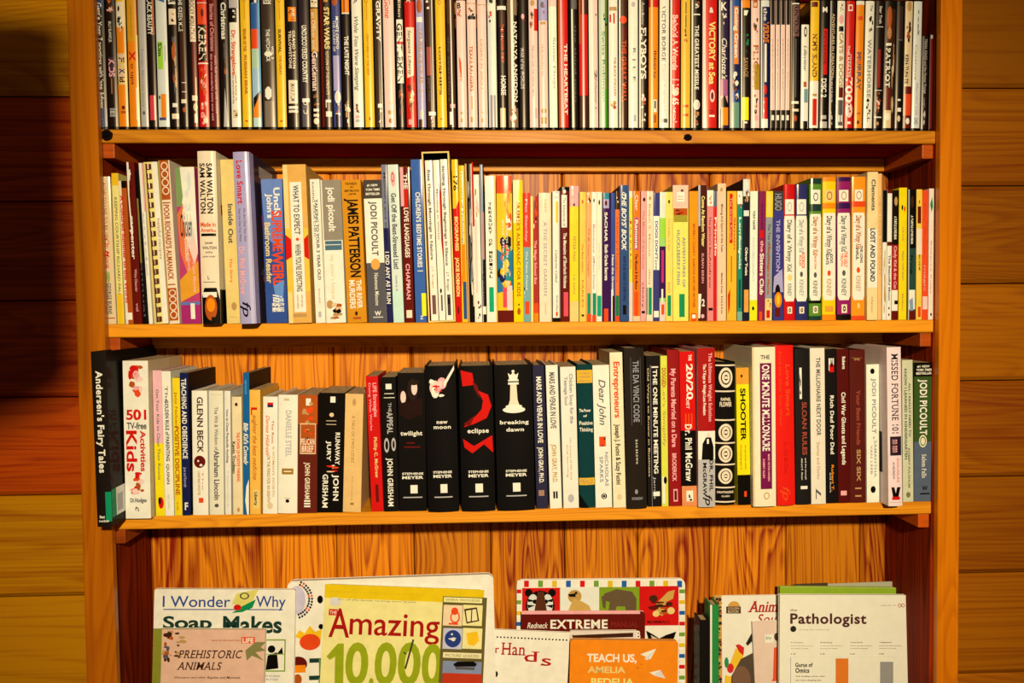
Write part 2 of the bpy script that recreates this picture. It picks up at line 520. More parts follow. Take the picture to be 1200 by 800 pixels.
# back boards: one vertical tongue and groove plank each
back = MB(); back.box(XL, XR, DEP + .0135, DEP + .019, ZB, ZT, alb('#30140a'))
bp_ = cased(back.build('back_panel', M_MATTE))
JX = [178, 212, 304, 394, 485, 575, 662, 748, 832, 922, 1009, 1043]
xs = [unp(x, 645, DEP).x for x in JX]; xs[0] = XL + .001; xs[-1] = XR - .001
for i in range(len(xs) - 1):
    a, b = xs[i] + .0008, xs[i + 1] - .0008
    g = .0035
    prof = [(a, DEP + .012), (a, DEP + g), (a + g, DEP), (b - g, DEP), (b, DEP + g), (b, DEP + .012)]
    mb = MB()
    cx = (a + b) / 2
    lo_ = [(x - cx, y - DEP, ZB) for x, y in prof]; hi_ = [(x - cx, y - DEP, ZT) for x, y in prof]
    n = len(prof)
    for j in range(n):
        q = (j + 1) % n
        mb.quad(lo_[j], lo_[q], hi_[q], hi_[j], (1, 1, 1))
    mb.poly(lo_[::-1], (1, 1, 1)); mb.poly(hi_, (1, 1, 1))
    o = mb.build('plank', M_BACK, bp_)
    o.location = (cx, DEP, 0)
# ---------------------------------------------------------------- walls of horizontal log siding on both sides
def siding(name, x0, x1, zs):
    w = MB(); w.box(x0, x1, .0225, .045, ZB, 1.05, alb('#2a1408'))
    wall = tag(w.build(name, M_MATTE), kind='structure')
    for za, zb in zip(zs, zs[1:]):
        g, h = .006, (zb - za) / 2 - .0009
        prof = [(.019, -h), (.006, -h), (.001, -h + .006), (-.0012, -h * .5), (-.0016, 0), (-.0012, h * .5), (.001, h - .006), (.006, h), (.019, h)]
        mb = MB(); L = (x1 - x0) / 2 - .0005
        n = len(prof); S = 1
        a_ = [(-L, y, z) for y, z in prof]; b_ = [(L, y, z) for y, z in prof]
        for j in range(n):
            q = (j + 1) % n
            mb.quad(b_[j], b_[q], a_[q], a_[j], (1, 1, 1))
        mb.poly(a_, (1, 1, 1)); mb.poly(b_[::-1], (1, 1, 1))
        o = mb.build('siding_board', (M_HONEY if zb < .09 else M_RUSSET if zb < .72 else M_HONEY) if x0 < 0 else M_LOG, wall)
        o.location = ((x0 + x1) / 2, .0030, (za + zb) / 2)
    return wall
def joints(px, ys):
    z = [unp(px, y, .002).z for y in ys]
    d = z[0] - z[1]
    while z[0] < 1.0: z.insert(0, z[0] + d)
    while z[-1] > -.55: z.append(z[-1] - d)
    return z[::-1]
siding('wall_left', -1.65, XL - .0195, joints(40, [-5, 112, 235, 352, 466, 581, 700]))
siding('wall_right', XR + .0195, 1.65, joints(1165, [-12, 102, 217, 332, 446, 559, 672, 790]))
# ---------------------------------------------------------------- books and disc cases standing spine out
def book_parts(root, w, h, D, kind, base, side, items, seed, bulge, sitems=''):
    if bulge > .1: bulge /= 1000
    """kind: dvd | pb | hc | mat | slim. The spine faces -Y; local origin at the middle of the foot."""
    rnd = random.Random(seed)
    t = {'pb': .0006, 'dvd': .0011, 'slim': .0009, 'hc': .0024, 'mat': .0020}[kind]
    t = min(t, w * .18)
    hw = w / 2
    N = 8
    b = bulge
    def sx(u): return -hw + w * u
    def sy(u): return b * (2 * u - 1) ** 2
    def pt(u, v, off):
        u = min(max(u, .001), .999)
        return (sx(u) + (2 * u - 1) * off * (2 * b / hw), sy(u) - off, h * (1 - v))
    out = [(-hw, D), (-hw, b + .0008)] + [(sx(i / N), sy(i / N)) for i in range(N + 1)] + [(hw, b + .0008), (hw, D)]
    inn = [(-hw + t, D), (-hw + t, b + t)] + [(min(max(sx(i / N), -hw + t), hw - t), sy(i / N) + t) for i in range(N + 1)] + [(hw - t, b + t), (hw - t, D)]
    dvd = kind in ('dvd', 'slim')
    mat = {'dvd': M_CASE, 'slim': M_CASE, 'pb': M_PB, 'hc': M_HC, 'mat': M_MATTE}[kind]
    if dvd and side: mat = M_CASEW
    m = MB()
    n = len(out)
    bc = colr(base) if not dvd else alb('#0e0b0a')
    sc_ = colr(side) if (side and not dvd) else bc
    for j in range(n - 1):
        c = sc_ if (j < 1 or j >= n - 2) else bc
        a, d = out[j], out[j + 1]
        m.quad((a[0], a[1], 0), (d[0], d[1], 0), (d[0], d[1], h), (a[0], a[1], h), c)
        if not dvd:
            a2, d2 = inn[j], inn[j + 1]
            m.quad((d2[0], d2[1], 0), (a2[0], a2[1], 0), (a2[0], a2[1], h), (d2[0], d2[1], h), sc_)
            m.quad((a[0], a[1], h), (d[0], d[1], h), (d2[0], d2[1], h), (a2[0], a2[1], h), c)
            m.quad((a2[0], a2[1], 0), (d2[0], d2[1], 0), (d[0], d[1], 0), (a[0], a[1], 0), c)
    if dvd:
        m.poly([(p[0], p[1], h) for p in out], bc); m.poly([(p[0], p[1], 0) for p in out][::-1], bc)
        m.quad((hw, D, 0), (-hw, D, 0), (-hw, D, h), (hw, D, h), bc)
        m.build('case_shell', mat, root)
        f = .055 if kind == 'dvd' else .07
        ft, fb = (.006, .019)
        def spt(u, v, off): return pt(f + (1 - 2 * f) * u, ft + (1 - ft - fb) * v, off + .00025)
        sl = MB(); c = colr(base)
        for i in range(10):
            a, d = i / 10, (i + 1) / 10
            sl.quad(spt(a, 1, 0), spt(d, 1, 0), spt(d, 0, 0), spt(a, 0, 0), c)
        art, let = decals(items, spt, w / h, rnd)
        k = len(sl.v); sl.v += art.v; sl.f += [tuple(k + q for q in ff) for ff in art.f]; sl.c += art.c
        sl.build('printed_sleeve', M_SLEEVE, root)
        if let.v: let.build('title_lettering', M_SLEEVE, root)
    else:
        m.build('cover', mat, root)
        e = .0004 if kind == 'pb' else .003
        bm = MB()
        bm.box(-hw + t * 1.05, hw - t * 1.05, b + t * 1.1 + .0004, D - (.0006 if kind == 'pb' else .004), e, h - e, (1, 1, 1))
        bm.build('page_block', M_PAGE, root)
        art, let = decals(items, pt, w / h, rnd)
        if art.v: art.build('spine_print', mat, root)
        if let.v: let.build('title_lettering', mat, root)
        if sitems:
            s0, sitems = (1, sitems[1:]) if sitems[0] == '>' else (-1, sitems)
            def rpt(u, v, off):
                return (s0 * (hw + off), (b + .001 + (D - b - .001) * u) if s0 > 0 else (D - (D - b - .001) * u), h * (1 - v))
            art, let = decals(sitems, rpt, 1, rnd)
            k = len(art.v); art.v += let.v; art.f += [tuple(k + q for q in ff) for ff in let.f]; art.c += let.c
            art.build('cover_print', mat, root)

def build_slipcase(root, w, h, cx, r):
    D, t = .14, .0022
    m = MB(); hw = w / 2; c = colr('C'); kk = colr('D')
    m.box(-hw, -hw + t, 0, D, 0, h, c); m.box(hw - t, hw, 0, D, 0, h, c)
    m.box(-hw + t, hw - t, 0, D, 0, t, c); m.box(-hw + t, hw - t, 0, D, h - t, h, c)
    m.box(-hw + t, hw - t, D - t, D, t, h - t, kk)
    m.build('slipcase_shell', M_MATTE, root)
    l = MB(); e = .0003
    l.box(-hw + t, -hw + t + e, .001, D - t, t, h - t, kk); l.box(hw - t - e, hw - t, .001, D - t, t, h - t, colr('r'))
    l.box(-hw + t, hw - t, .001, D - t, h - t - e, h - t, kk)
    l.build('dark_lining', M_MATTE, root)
    spans = [(.10, .37), (.40, .63), (.66, .92)]
    its = ['T .06 .62 .3 .65 S Rise Through Mornings in Nature|t .66 .8 .35 .6 t J.T. Bridger|r .84 .96 .25 .75 #7c5048|r 0 1 0 .04 r',
           't .18 .5 .35 .6 S Marching in Winter|e .8 .83 .3 .6 k|r .84 .94 .4 .65 S|g r .75,.1 1,.2 1,.62 .8,.5',
           'T .04 .66 .25 .6 S Striding Through Beginnings in Silence|t .7 .82 .3 .6 S J.T. Bridger|r .84 .97 .25 .7 #483c38|r .86 .9 .3 .6 k']
    for k, (a, b) in enumerate(spans):
        ww = (b - a) * w
        o = empty('slim_volume', (0, 0, 0))
        lx = -hw + (a + b) / 2 * w
        R = Matrix.Rotation(r['lean'], 4, 'Y')
        o.matrix_world = Matrix.Translation(root.location) @ R @ Matrix.Translation((lx, .003, t + .0003))
        tag(o, ['leftmost', 'middle', 'rightmost'][k] + ' slim cream volume standing inside the cream-edged slipcase', 'book', 'slim volumes in the slipcase')
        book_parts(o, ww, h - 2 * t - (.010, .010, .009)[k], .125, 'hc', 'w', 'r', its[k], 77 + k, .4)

def comb(root, w, h):
    m = MB()
    from math import cos, sin, pi
    n = 17
    for i in range(n):
        z = h * (.03 + .94 * i / (n - 1)); x0 = -w * .13; r0 = w * .2
        P = []
        for j in range(9):
            a = pi * j / 8
            P.append((x0 + r0 * cos(a), -.0055 * sin(a) + .001))
        hz = h / n * .27
        for (a, b), (c, d) in zip(P, P[1:]):
            m.quad((a, b, z - hz), (c, d, z - hz), (c, d, z + hz), (a, b, z + hz), alb('#5c2408'))
            m.quad((a, b + .0008, z - hz), (c, d + .0008, z - hz), (c, d, z - hz), (a, b, z - hz), alb('#5c2408'))
            m.quad((a, b + .0008, z + hz), (c, d + .0008, z + hz), (c, d, z + hz), (a, b, z + hz), alb('#5c2408'))
    m.box(-w * .33, -w * .26, -.0012, .002, h * .01, h * .99, alb('#5c2408'))
    tag(m.build('plastic_comb', M_SLEEVE, root), 'dark brown plastic comb rings')

def row(shelf, data, lean_at=None, noun='book', cat='book', group='', kind='pb', depth=.12, hgt=None, name='book'):
    recs = []
    for ln in data.strip().splitlines():
        ln = ln.strip()
        if not ln or ln[0] == '#': continue
        f = ln.split(';')
        g = f[0].split()
        o = dict(kind=kind, yf=0.0, depth=depth, side=None, noun=noun, name=name)
        if len(f) > 4:
            for kv in f[4].split():
                a, b = kv.split('=', 1); o[a] = float(b) if a in ('yf', 'depth', 'bulge', 'h', 'fy') else (b if a == 'name' else b.replace('_', ' '))
        if len(f) > 5: o['sitems'] = f[5]
        x0, x1 = float(g[0]), float(g[1])
        if len(g) == 5: xt0, xt1, yt = (float(a) for a in g[2:])
        else: xt0 = xt1 = yt = None
        o.update(x0=x0, x1=x1, xt0=xt0, xt1=xt1, yt=yt, base=f[1].strip(), look=f[2].strip(), items=f[3] if len(f) > 3 else '')
        recs.append(o)
    xpix = []
    for r in recs:
        Y = r['yf'] / 1000
        yb = (unp(600, 0).y, 0)
        # bottom points on the shelf surface
        def on_shelf(px):
            z = SH[shelf](0); p = None
            lo2, hi2 = 0, 800
            for _ in range(30):
                mid = (lo2 + hi2) / 2; p = unp(px, mid, Y)
                if p.z > SH[shelf](p.x): lo2 = mid
                else: hi2 = mid
            return p, mid
        a, ya = on_shelf(r['x0']); b, yb2 = on_shelf(r['x1'])
        r['L'], r['R'] = a.x, b.x
        if r['xt0'] is not None:
            ta, tb = unp(r['xt0'], r['yt'], Y), unp(r['xt1'], r['yt'], Y)
            h = ta.z - SH[shelf](a.x)
            r['lean'] = math.atan(((ta.x - a.x) + (tb.x - b.x)) / 2 / h)
        else:
            h = hgt
            yt = 0.0
            xt = lean_at(r['x0']) if lean_at else r['x0']
            ta = unp(xt, yt, Y)
            r['lean'] = math.atan((ta.x - a.x) / (ta.z - a.z))
        r['H'] = r.get('h', 0) / 1000 or h
    # neighbours may touch but not cut into one another
    for i in range(len(recs) - 1):
        p, q = recs[i], recs[i + 1]
        for z in (0, min(p['H'], q['H'])):
            g = (q['L'] + math.tan(q['lean']) * z) - (p['R'] + math.tan(p['lean']) * z) - .00025
            if g < 0:
                p['R'] += g / 2; q['L'] -= g / 2
    prev = None
    for i, r in enumerate(recs):
        w = (r['R'] - r['L']) * math.cos(r['lean'])
        w = max(w, .0018)
        cx = (r['R'] + r['L']) / 2
        root = empty(r['name'], (cx, r['yf'] / 1000, SH[shelf](cx) + .0002 + w / 2 * abs(math.sin(r['lean']))))
        root.rotation_euler = (0, r['lean'], 0)
        bul = r.get('bulge')
        if bul is None: bul = {'dvd': min(.0019, w * .135), 'slim': .0004, 'pb': .0004, 'hc': min(.004, w * .1), 'mat': w * .08}[r['kind']]
        else: bul /= 1000
        if r['name'] == 'slipcase_set':
            build_slipcase(root, w, r['H'], cx, r)
            tag(root, 'tall cream-edged slipcase standing open round three slim cream volumes', 'slipcase', group)
            root.name = 'slipcase'
            prev = 'cream-edged slipcase'
            continue
        if r['name'] == 'comb_bound_book': comb(root, w, r['H'])
        book_parts(root, w, r['H'], r['depth'], r['kind'], r['base'], r['side'], r['items'], shelf * 1000 + i, bul, r.get('sitems', ''))
        nn = r['noun']
        lab = r['look'] + ('' if r['look'].split()[-1] in ('pamphlet', 'almanack', 'almanac', 'storybook', 'reader', 'diary', 'classic') else ' ' + nn)
        if prev: lab += ', just right of the ' + prev
        else: lab += ', first at the left stile'
        prev = r['look'] + (' one' if False else '')
        if 'label' in r: lab = r['label']
        tag(root, lab, cat if r['name'] != 'slipcase_set' else 'box set', group)
    return recs
LA = [(100, 95), (115, 110), (325, 321.5), (451, 447.5), (513, 509.7), (609, 607), (690.5, 689.3), (772.5, 773), (902, 902.3), (948, 950), (988, 991), (1023, 1026.5), (1067, 1070.5), (1095, 1097)]
def lean1(x):
    for (a, b), (c, d) in zip(LA, LA[1:]):
        if x <= c: return b + (d - b) * (x - a) / (c - a)
    return x
row(1, r'''
114.6 126.2;D;navy-ended black yoga;r 0 .10 0 1 #1c3c5c|r .86 1 0 1 #1c3c5c|t .06 .86 .22 .78 w Gentle Yoga: 7 practices with Jane Adams
126.8 139;D;black pink-boxed KIDS;p .0 .14 .1 .9 AOdp 14|t .2 .36 .35 .62 w BILLY BLANKS JR.|r .47 .63 .22 .86 #3a2432|T .485 .62 .26 .82 p KIDS|r .63 .75 .42 .56 #a8643c|r .86 .875 .2 .8 h|H .88 .9 .25 .75 w DVD|r .905 .925 .2 .8 h
139.6 151.2;C;mustard penguin-pictured;r 0 .05 0 .8 y|r .05 .3 0 .82 c|p .05 .3 .05 .75 kWk 10|r .24 .44 0 .82 o|r .44 .62 0 .82 a|t .25 .45 .2 .65 o FAVORITES|T .47 .51 .2 .75 m F|T .51 .55 .2 .75 y U|T .56 .6 .2 .75 v K|T .62 .66 .2 .75 m id|r .68 1 0 .82 o|e .84 .87 .35 .7 m|r .88 .9 .25 .75 O
151.8 164.6;o;orange red-crossed;r 0 .35 0 1 #e8a018|r 0 1 .84 1 C|r 0 .3 .9 1 #c84018|t .07 .32 .4 .52 O a family favorite story|T .42 .5 .15 .75 r X|t .52 .68 .3 .6 m o ups|r .7 .95 .72 .84 c
165 174.8;s;pale grey olive-edged;r 0 1 0 .1 #b8a018|e .0 .03 .4 .7 k|t .4 .85 .3 .6 h Tender Mercies story|e .88 .91 .3 .6 S
175.4 184.8;D;black red-stickered BEAUTY;r .02 .3 .7 .95 O|T 0 .3 .1 .72 w BLACK BEAUTY|r .76 .95 .1 .68 #e84048|r .76 .95 .68 .85 c
185.4 199.2;H;grey-white lime-patched;g b 0,0 .85,0 .85,.055 .1,.03|r .35 .56 .1 .6 L|T .36 .46 .15 .5 G Slim|r .38 .5 .75 .82 h|r .75 .93 .3 .78 o|e .76 .79 .1 .25 k|r .93 .95 .1 .75 N
199.8 210.8;D;black picture-boxed;H .01 .045 .1 .9 w K|r .05 .065 .1 .9 w|r .1 .22 .12 .92 c|p .11 .21 .2 .8 dOa 6|p .27 .8 .35 .95 dOSt 22|r .82 .85 .3 .8 w|r .9 .94 .2 .95 c
211.4 221.4;D;dark brown MILE;r .1 .8 .2 .9 d|T .01 .27 .12 .6 w ~THE GREEN MILE|r .66 .665 .3 .85 w|r .73 .735 .3 .85 w|r .79 .82 .2 .8 c|e .85 .89 .35 .75 O
221.8 233.2;D;black rocky-lettered;r .1 1 .5 1 m|r .02 .35 .35 .95 c|T .03 .33 .4 .85 m ~ROCKY MOUNTAIN|r .62 .9 .8 .9 a|r .76 .8 .4 .95 c|e .82 .88 .5 .95 a|r .9 .97 .6 .9 c
233.8 246.2;r;red black-blocked;r .05 .055 0 1 w|r .06 .215 .05 .9 x|e .1 .16 .4 .7 m|g m .45,.1 .6,.1 .52,.2|r .22 .5 .05 .9 k|T .23 .49 .15 .85 c KEREN|r .51 .52 0 1 w|p .52 .8 .05 .95 xrOp 14|p .8 1 .05 .95 pcx 10
246.8 258.4;m;maroon wide-lettered story;t .06 .42 .2 .6 p Stories of Christmas|t .44 .95 .15 .4 p the most wonderful story ever told|t .45 .9 .6 .8 p with full scenes and music
259 270.6;D;black Christmas-lettered;r 0 .02 .1 .9 w|T .05 .33 .3 .8 w Christmas|p .34 .7 .4 .85 SdO 14|g s .5,.7 .8,1 .3,1
271.2 283.4;w;white orange-lettered;r 0 .09 0 .9 s|r .09 .2 0 .8 k|p .1 .19 .15 .75 wk 6|T .26 .6 .2 .62 x Dr. Strangelove|t .6 .82 .2 .4 O how i learned to stop worrying|t .6 .8 .5 .68 O and love it|r .87 .93 .2 .7 a|p .87 .93 .2 .7 kO 5
284 296;y;yellow-spined scenic island;o .01 .045 .3 .62 O|t .05 .18 .42 .52 O NATIONAL|T .25 .42 .3 .6 O REALMS OF THE|T .45 .75 .35 .62 O RUSSIAN BEAR|r .95 .96 .3 .6 O
296.5 307.6;B;sky-blue orange-ended;r 0 .05 0 .85 n|H .01 .045 .2 .7 w J|r .05 .25 0 .8 b|r .25 .4 0 .8 x|r .4 .55 0 .8 #b8d0a0|r .55 .8 0 .8 #a8c4d0|g o .1,.78 .9,.72 .9,1 .1,1|g k .1,.78 .9,.72 .9,.74 .15,.86|r .93 1 .05 .9 #c8e0e8
308.2 324.4;#3c2c1c;wide brown VOL-2-marked;H .025 .045 .2 .8 w DVD|r .05 .058 .2 .8 w|t .24 .5 .22 .3 S ALFRED|T .25 .5 .38 .66 w ~THE HITCHCOCK|e .42 .46 .2 .8 w|T .38 .48 .78 .92 w VOL 2|e .69 .79 .2 .7 w|r .71 .77 .2 .7 w|r .8 1 .15 .85 #847058
325 336.6;y;yellow-spined desert film;o .01 .045 .3 .62 O|t .05 .18 .42 .52 O NATIONAL|T .25 .43 .3 .6 d SURVIVAL|t .45 .6 .35 .62 O THE GREAT|r .95 .96 .3 .6 O
337.2 351.6;D;black YELLOWSTONE park;r .08 .19 .2 .9 o|p .08 .19 .2 .9 kcO 6|T .26 .55 .55 .78 c ~GRAND TETON|T .26 .55 .22 .45 c ~YELLOWSTONE|r .64 .82 .12 .9 c|t .66 .8 .3 .7 S IMAX FILM|r .84 .86 .1 .9 w|r .87 .89 .1 .9 c
352.2 365.2;#2c1e24;plum-black italic action;T .22 .66 .3 .75 w ~UNDISCOVERED COUNTRY|r .78 .81 .2 .9 w|t .8 .9 .3 .7 w DVD|r .82 1 .2 .8 S
365.8 376.6;D;gold and black Gentleman;r 0 .08 .1 .9 c|p 0 .08 .1 .9 Oad 6|r .09 .42 .08 .9 #d8983c|t .12 .4 .2 .6 c an Officer and|T .42 .72 .15 .75 A Gentleman|p .74 .84 .1 .9 dOa 8|r .86 .88 .2 .8 w|r .9 .92 .2 .8 c|e .93 .98 .2 .8 c
377.2 390.4;D;black chunky-gold space film;r 0 1 0 .25 m|r 0 .04 .4 .8 #c89030|T .08 .4 .42 .88 C STAR WARS|t .42 .75 .5 .75 a RETURN OF THE KNIGHTS|r .79 .81 .4 .9 w|r .79 .85 .4 .48 w|r .88 .92 .4 .95 c
391 401.6;N;lilac portrait-footed;e .0 .07 .1 .7 O|T .15 .4 .5 .8 w ~MONTE CRISTO|t .18 .42 .15 .4 w THE COUNT OF|r .45 .72 .1 .8 l|e .72 .82 .2 .9 w|e .73 .8 .3 .8 A|p .8 .92 .2 .9 Okw 8|r .9 1 .3 .6 k
402.2 412.8;D;gold-topped black NIGHT;r 0 .12 .1 .95 o|r 0 .12 .3 .5 O|r .12 .13 .1 .95 w|T .3 .6 .35 .8 w THE LATE NIGHT|p .78 .98 .2 .9 atdw 12
414.4 427.2;w;cream black-script sleeping;t .01 .05 .2 .6 S A|i .15 .72 .25 .65 S While You Were Sleeping|p .8 .9 .15 .7 kOp 7|r .91 .93 .2 .7 p|r .94 .96 .2 .7 s
427.8 439.8;y;yellow-spined creatures film;o .01 .045 .2 .55 O|t .05 .18 .35 .45 O NATIONAL|t .28 .6 .35 .55 O CREATURES OF THE DEEP|e .92 .95 .4 .6 O
440.4 450.4;#3c2a1c;dark olive white-titled;T .03 .34 .35 .8 w GRAVITY|r 0 1 .82 .92 w|r .82 .85 .3 .9 w|p .86 .98 .3 .85 dcS 8
451 464.8;A;peach red-flourished;i .01 .16 .2 .7 x Gone|e .8 .82 .3 .7 a|r .87 .9 .3 .7 t|e .93 .97 .35 .7 O
465.4 475.8;k;black and white GENTLEMEN;t .02 .15 .4 .7 c Ellen|r .17 .66 .15 .9 w|T .2 .65 .2 .8 k GENTLEMEN|r .34 .36 .2 .9 r|p .68 .98 .2 .85 mdOk 12
476.4 489.2;r;scarlet cream-middled;r .0 .03 0 1 m|H .0 .035 .2 .6 w A|g c .1,.23 .9,.23 .8,.6 .15,.62|i .25 .6 .3 .6 d Sergeant Liberty|p .64 .9 .1 .9 mOxa 14|r .94 .98 .2 .5 p
489.8 499.9;l;lilac gold-arched;e .01 .12 .1 .8 O|r .15 .19 .1 .8 w|T .24 .78 .2 .75 t ~LAWRENCE OF ARABIA|r .66 .8 .1 .9 l|e .86 .94 .3 .7 a|r .94 1 .1 .6 d
500.5 511.9;d;brown rust-titled;e .02 .04 .1 .4 w|e .07 .09 .2 .5 w|r 0 1 .72 .82 w|r .38 .6 .1 .6 #b05040|t .62 .8 .2 .5 S part two|r .88 .91 .2 .95 w|p .91 .98 .2 .7 kc 4
512.5 524.6;y;yellow-spined bright ocean;o .02 .055 .3 .62 O|T .38 .52 .3 .5 d LOST|T .52 .75 .3 .55 d SHIPS|r .93 .94 .3 .6 O
525.2 535.2;d;brown white-streaked;r 0 1 .5 .62 w|r 0 .2 .1 .5 #5c3418|t .3 .8 .1 .35 S the searchers|r .82 .85 .3 .9 p|r .88 .98 .2 .6 w
536.8 548.4;A;peach red-flamed;r 0 .02 0 1 k|H .04 .08 .1 .5 k B|p .08 .17 .1 .6 xOd 7|g x .2,.45 .4,.48 .5,.64 .25,.55|t .5 .65 .3 .5 x SPIRIT|r .88 .9 .3 .6 t|r .93 .96 .3 .6 t
549 560.4;A;peach small-pictured red-titled;r .04 .045 0 1 t|p .07 .16 .15 .9 Okd 8|r .14 .165 .1 .95 k|T .37 .72 .25 .6 O ~TEXAS RANGERS|r .76 .86 .35 .5 t|r .92 .96 .25 .6 t
561 572.4;A;blank peach;r .05 .055 0 1 t|t .32 .7 .3 .55 t DESERT PASSION|r .88 .885 .3 .7 t|r .93 .96 .3 .6 t
573 583.6;H;grey-white picture-topped;e 0 .04 .2 .8 k|r .05 .1 0 .9 w|p .1 .19 0 .6 Oxk 8|r 0 1 .65 .9 W|r .75 1 .2 .8 h
584.2 595.2;D;black red-banded blocky;r .06 .09 0 1 w|T .2 .5 .4 .7 x THE HARDER THEY|r .1 .22 .2 .9 d|T .6 .75 .35 .85 w HORSE|r .85 1 .2 .8 a
595.8 608;#8c7050;brown-grey jagged-lettered;r 0 1 .35 .6 w|r .13 .85 .68 1 D|T .18 .8 .62 .95 w NATALYA ANGDON|p .82 .98 .1 .9 pOw 10
608.8 620.2;D;black WORLDS titled;e .12 .16 .3 .65 p|e .16 .18 .4 .7 m|T .38 .7 .2 .55 s ~WAR of the WORLDS
620.8 631.6;A;peach red-pictured;e .01 .06 .2 .7 t|r .08 .25 .6 1 r|p .08 .24 .1 .6 dOt 8|t .36 .76 .35 .55 d THE LADY AND THE HIGHWAYMAN|r .85 .93 .6 .9 p
632.2 643.2;A;peach lilac-topped;r 0 .17 0 1 l|p .02 .15 .1 .8 lPS 6|r .18 .2 .2 .8 t|t .35 .6 .3 .5 t THE OUTLAW|e .85 .89 .2 .8 t|r .92 .97 .2 .8 t
643.8 654;W;bright white peach-capped;r 0 .06 0 1 A|r .07 .9 .12 .85 W|t .3 .7 .5 .8 h Snow Dogs
654.8 667;r;red-orange glossy;r 0 1 0 .18 O|T .35 .9 .6 .9 w THE HEARTBEAT|r .0 1 .2 .4 p
667.8 678.4;k;black silver-streaked;r .05 1 .25 .42 W|r .0 .08 .2 .9 S|t .2 .8 .6 .8 S the third man
679.2 690;r;crimson brown-capped;r 0 .12 0 1 d|r 0 .35 0 .2 O|r .75 1 0 1 d|r 0 1 .38 .58 p
690.5 701.6;w;cream faintly pictured;r .0 1 .45 1 A|p .1 .16 .6 .95 dO 3|T .55 .62 .6 .9 S 2|t .62 .8 .65 .85 S Pollyanna|p .78 .86 .6 .9 tO 3
702.2 712.8;#d8dcb0;pale green film;r 0 1 .72 1 #6c7c30|t .25 .8 .35 .7 g Swiss Robinson|p .1 .25 .5 1 kg 5|r .7 1 .7 1 #3c8c18
713.4 724.8;w;cream red-dashed;r .06 .09 .1 .9 t|r .12 .18 .1 .28 r|r .11 .19 .5 .68 r|t .45 .75 .55 .8 O THE BLACK STALLION|p .75 .88 0 .9 Ot 6
725.4 735.7;d;brown WALL lettered;r 0 1 0 .2 w|e .13 .19 .1 .95 x|T .32 .8 .35 .85 x ~THE GREAT WALL|r .22 .32 .3 .9 m
736.3 748.2;w;blank-ended cream;e .02 .06 .3 .7 s|t .38 .65 .45 .75 S R. J. L. E.|r .9 .95 .5 .8 s
748.8 759.2;D;black slanted white-titled;r 0 1 0 .2 w|t .02 .2 .25 .6 s Academy|T .22 .62 .2 .8 w FLYBOYS|p .72 .85 .2 .9 pcO 7|p .88 1 .2 .8 dw 5
759.8 771.6;o;orange red-capped;r 0 .06 0 1 r|r 0 1 .2 .38 C|t .4 .62 .55 .8 m Ibberty|r .78 .88 .5 .85 w|r .79 .85 .6 .75 k|r .9 .96 .5 .8 O
772.2 784.2;w;cream thin-lettered;T .05 .48 .25 .6 S ~VICTOR BORGE|t .5 .87 .3 .62 p Classic Collection|r .93 .96 .25 .85 S
784.8 797;r;red cream-lettered words;r 0 1 0 .18 w|T .12 .55 .25 .75 A Behold A Words|e .7 .74 .2 .8 c|T .66 .82 .25 .85 w LSD 65|t .84 .96 .3 .7 p vol|r .62 .63 .2 .9 p
797.6 809.2;#f8bc30;amber black-dashed;r .02 .11 .45 .55 k|r .12 .22 .45 .55 k|p .22 .34 .2 .75 Od 6|r .82 .84 .2 .8 x|r .89 .91 .2 .8 x
809.8 821.6;k;black MISSILE;r 0 1 0 .16 w|p 0 .1 .3 .9 wOS 7|r .11 .12 .2 .9 w|T .2 .7 .35 .75 w ~THE GREATEST MISSILE|o .78 .86 .2 .9 w|e .79 .85 .35 .75 c|p .86 1 .3 .9 tOk 8
822.4 840.8;r;thick red SEA;r 0 1 0 .2 A|H .06 .1 .45 .75 w &|T .17 .66 .45 .86 Y VICTORY at Sea|e .7 .8 .5 .85 A|e .72 .78 .58 .77 m|r .9 .915 .45 .85 w|o .86 .89 .45 .7 k
842 854.2;#2c1c3c;purple sunset script-titled;r 0 1 0 .14 w|H .02 .08 .2 .8 w K|p .1 .2 .3 .85 Aw 6|i .3 .62 .3 .8 w Charlotte's|r .62 .75 .15 .9 P|r .75 .85 .15 .9 p|g k .2,.78 .6,.74 .95,.82 .95,.85 .2,.85|r .84 .98 .25 .95 o
854.8 867.4;#20508c;blue orange-balloon;r 0 1 0 .2 s|r .05 .5 .4 .85 o|T .06 .45 .45 .8 W Going Green|r .5 .7 .25 .95 n|p .55 .8 .2 .95 kwkO 14|r .8 1 .2 .95 #709878
868 879.2;D;black yellow-stickered;r 0 .06 0 1 o|g W .3,.08 .8,.08 .6,.12 .3,.12|r 0 1 0 .12 w|p .25 .42 .3 .9 gG 6|t .45 .6 .3 .75 t SAVAGE|r .76 .94 .1 .85 #fff000|r .95 .965 .3 .7 w
879.8 890.8;A;peach horse-pictured;r .0 .06 .2 .7 O|r .02 .05 .3 .6 a|p .12 .28 .2 .9 OdkA 10|T .35 .68 .25 .8 O ~FLICKA|r .5 .7 .3 .95 #b89020|p .72 .9 .2 .9 AOd 10|r .9 .94 .3 .8 p
891.4 901.8;n;navy cartoon-titled;r 0 .05 0 1 H|r 0 1 0 .12 w|t .06 .16 .3 .7 w the|T .17 .33 .25 .9 o VERDE|r .34 .64 .4 .65 w|e .66 .74 .3 .7 r|r .76 .94 .3 .75 r|p .76 .9 .2 .4 w 4|r .93 1 .1 .8 w
902.4 908.2;A;first black-capped slim;r 0 .19 .08 .92 k|r .86 1 .0 1 k|t .3 .7 .4 .6 t season one|r .9 .94 .2 .8 w;kind=slim
908.4 914;A;second black-capped slim;r 0 .19 .08 .92 k|r .86 1 .0 1 k|t .3 .7 .4 .6 t season two|r .9 .94 .2 .8 w;kind=slim
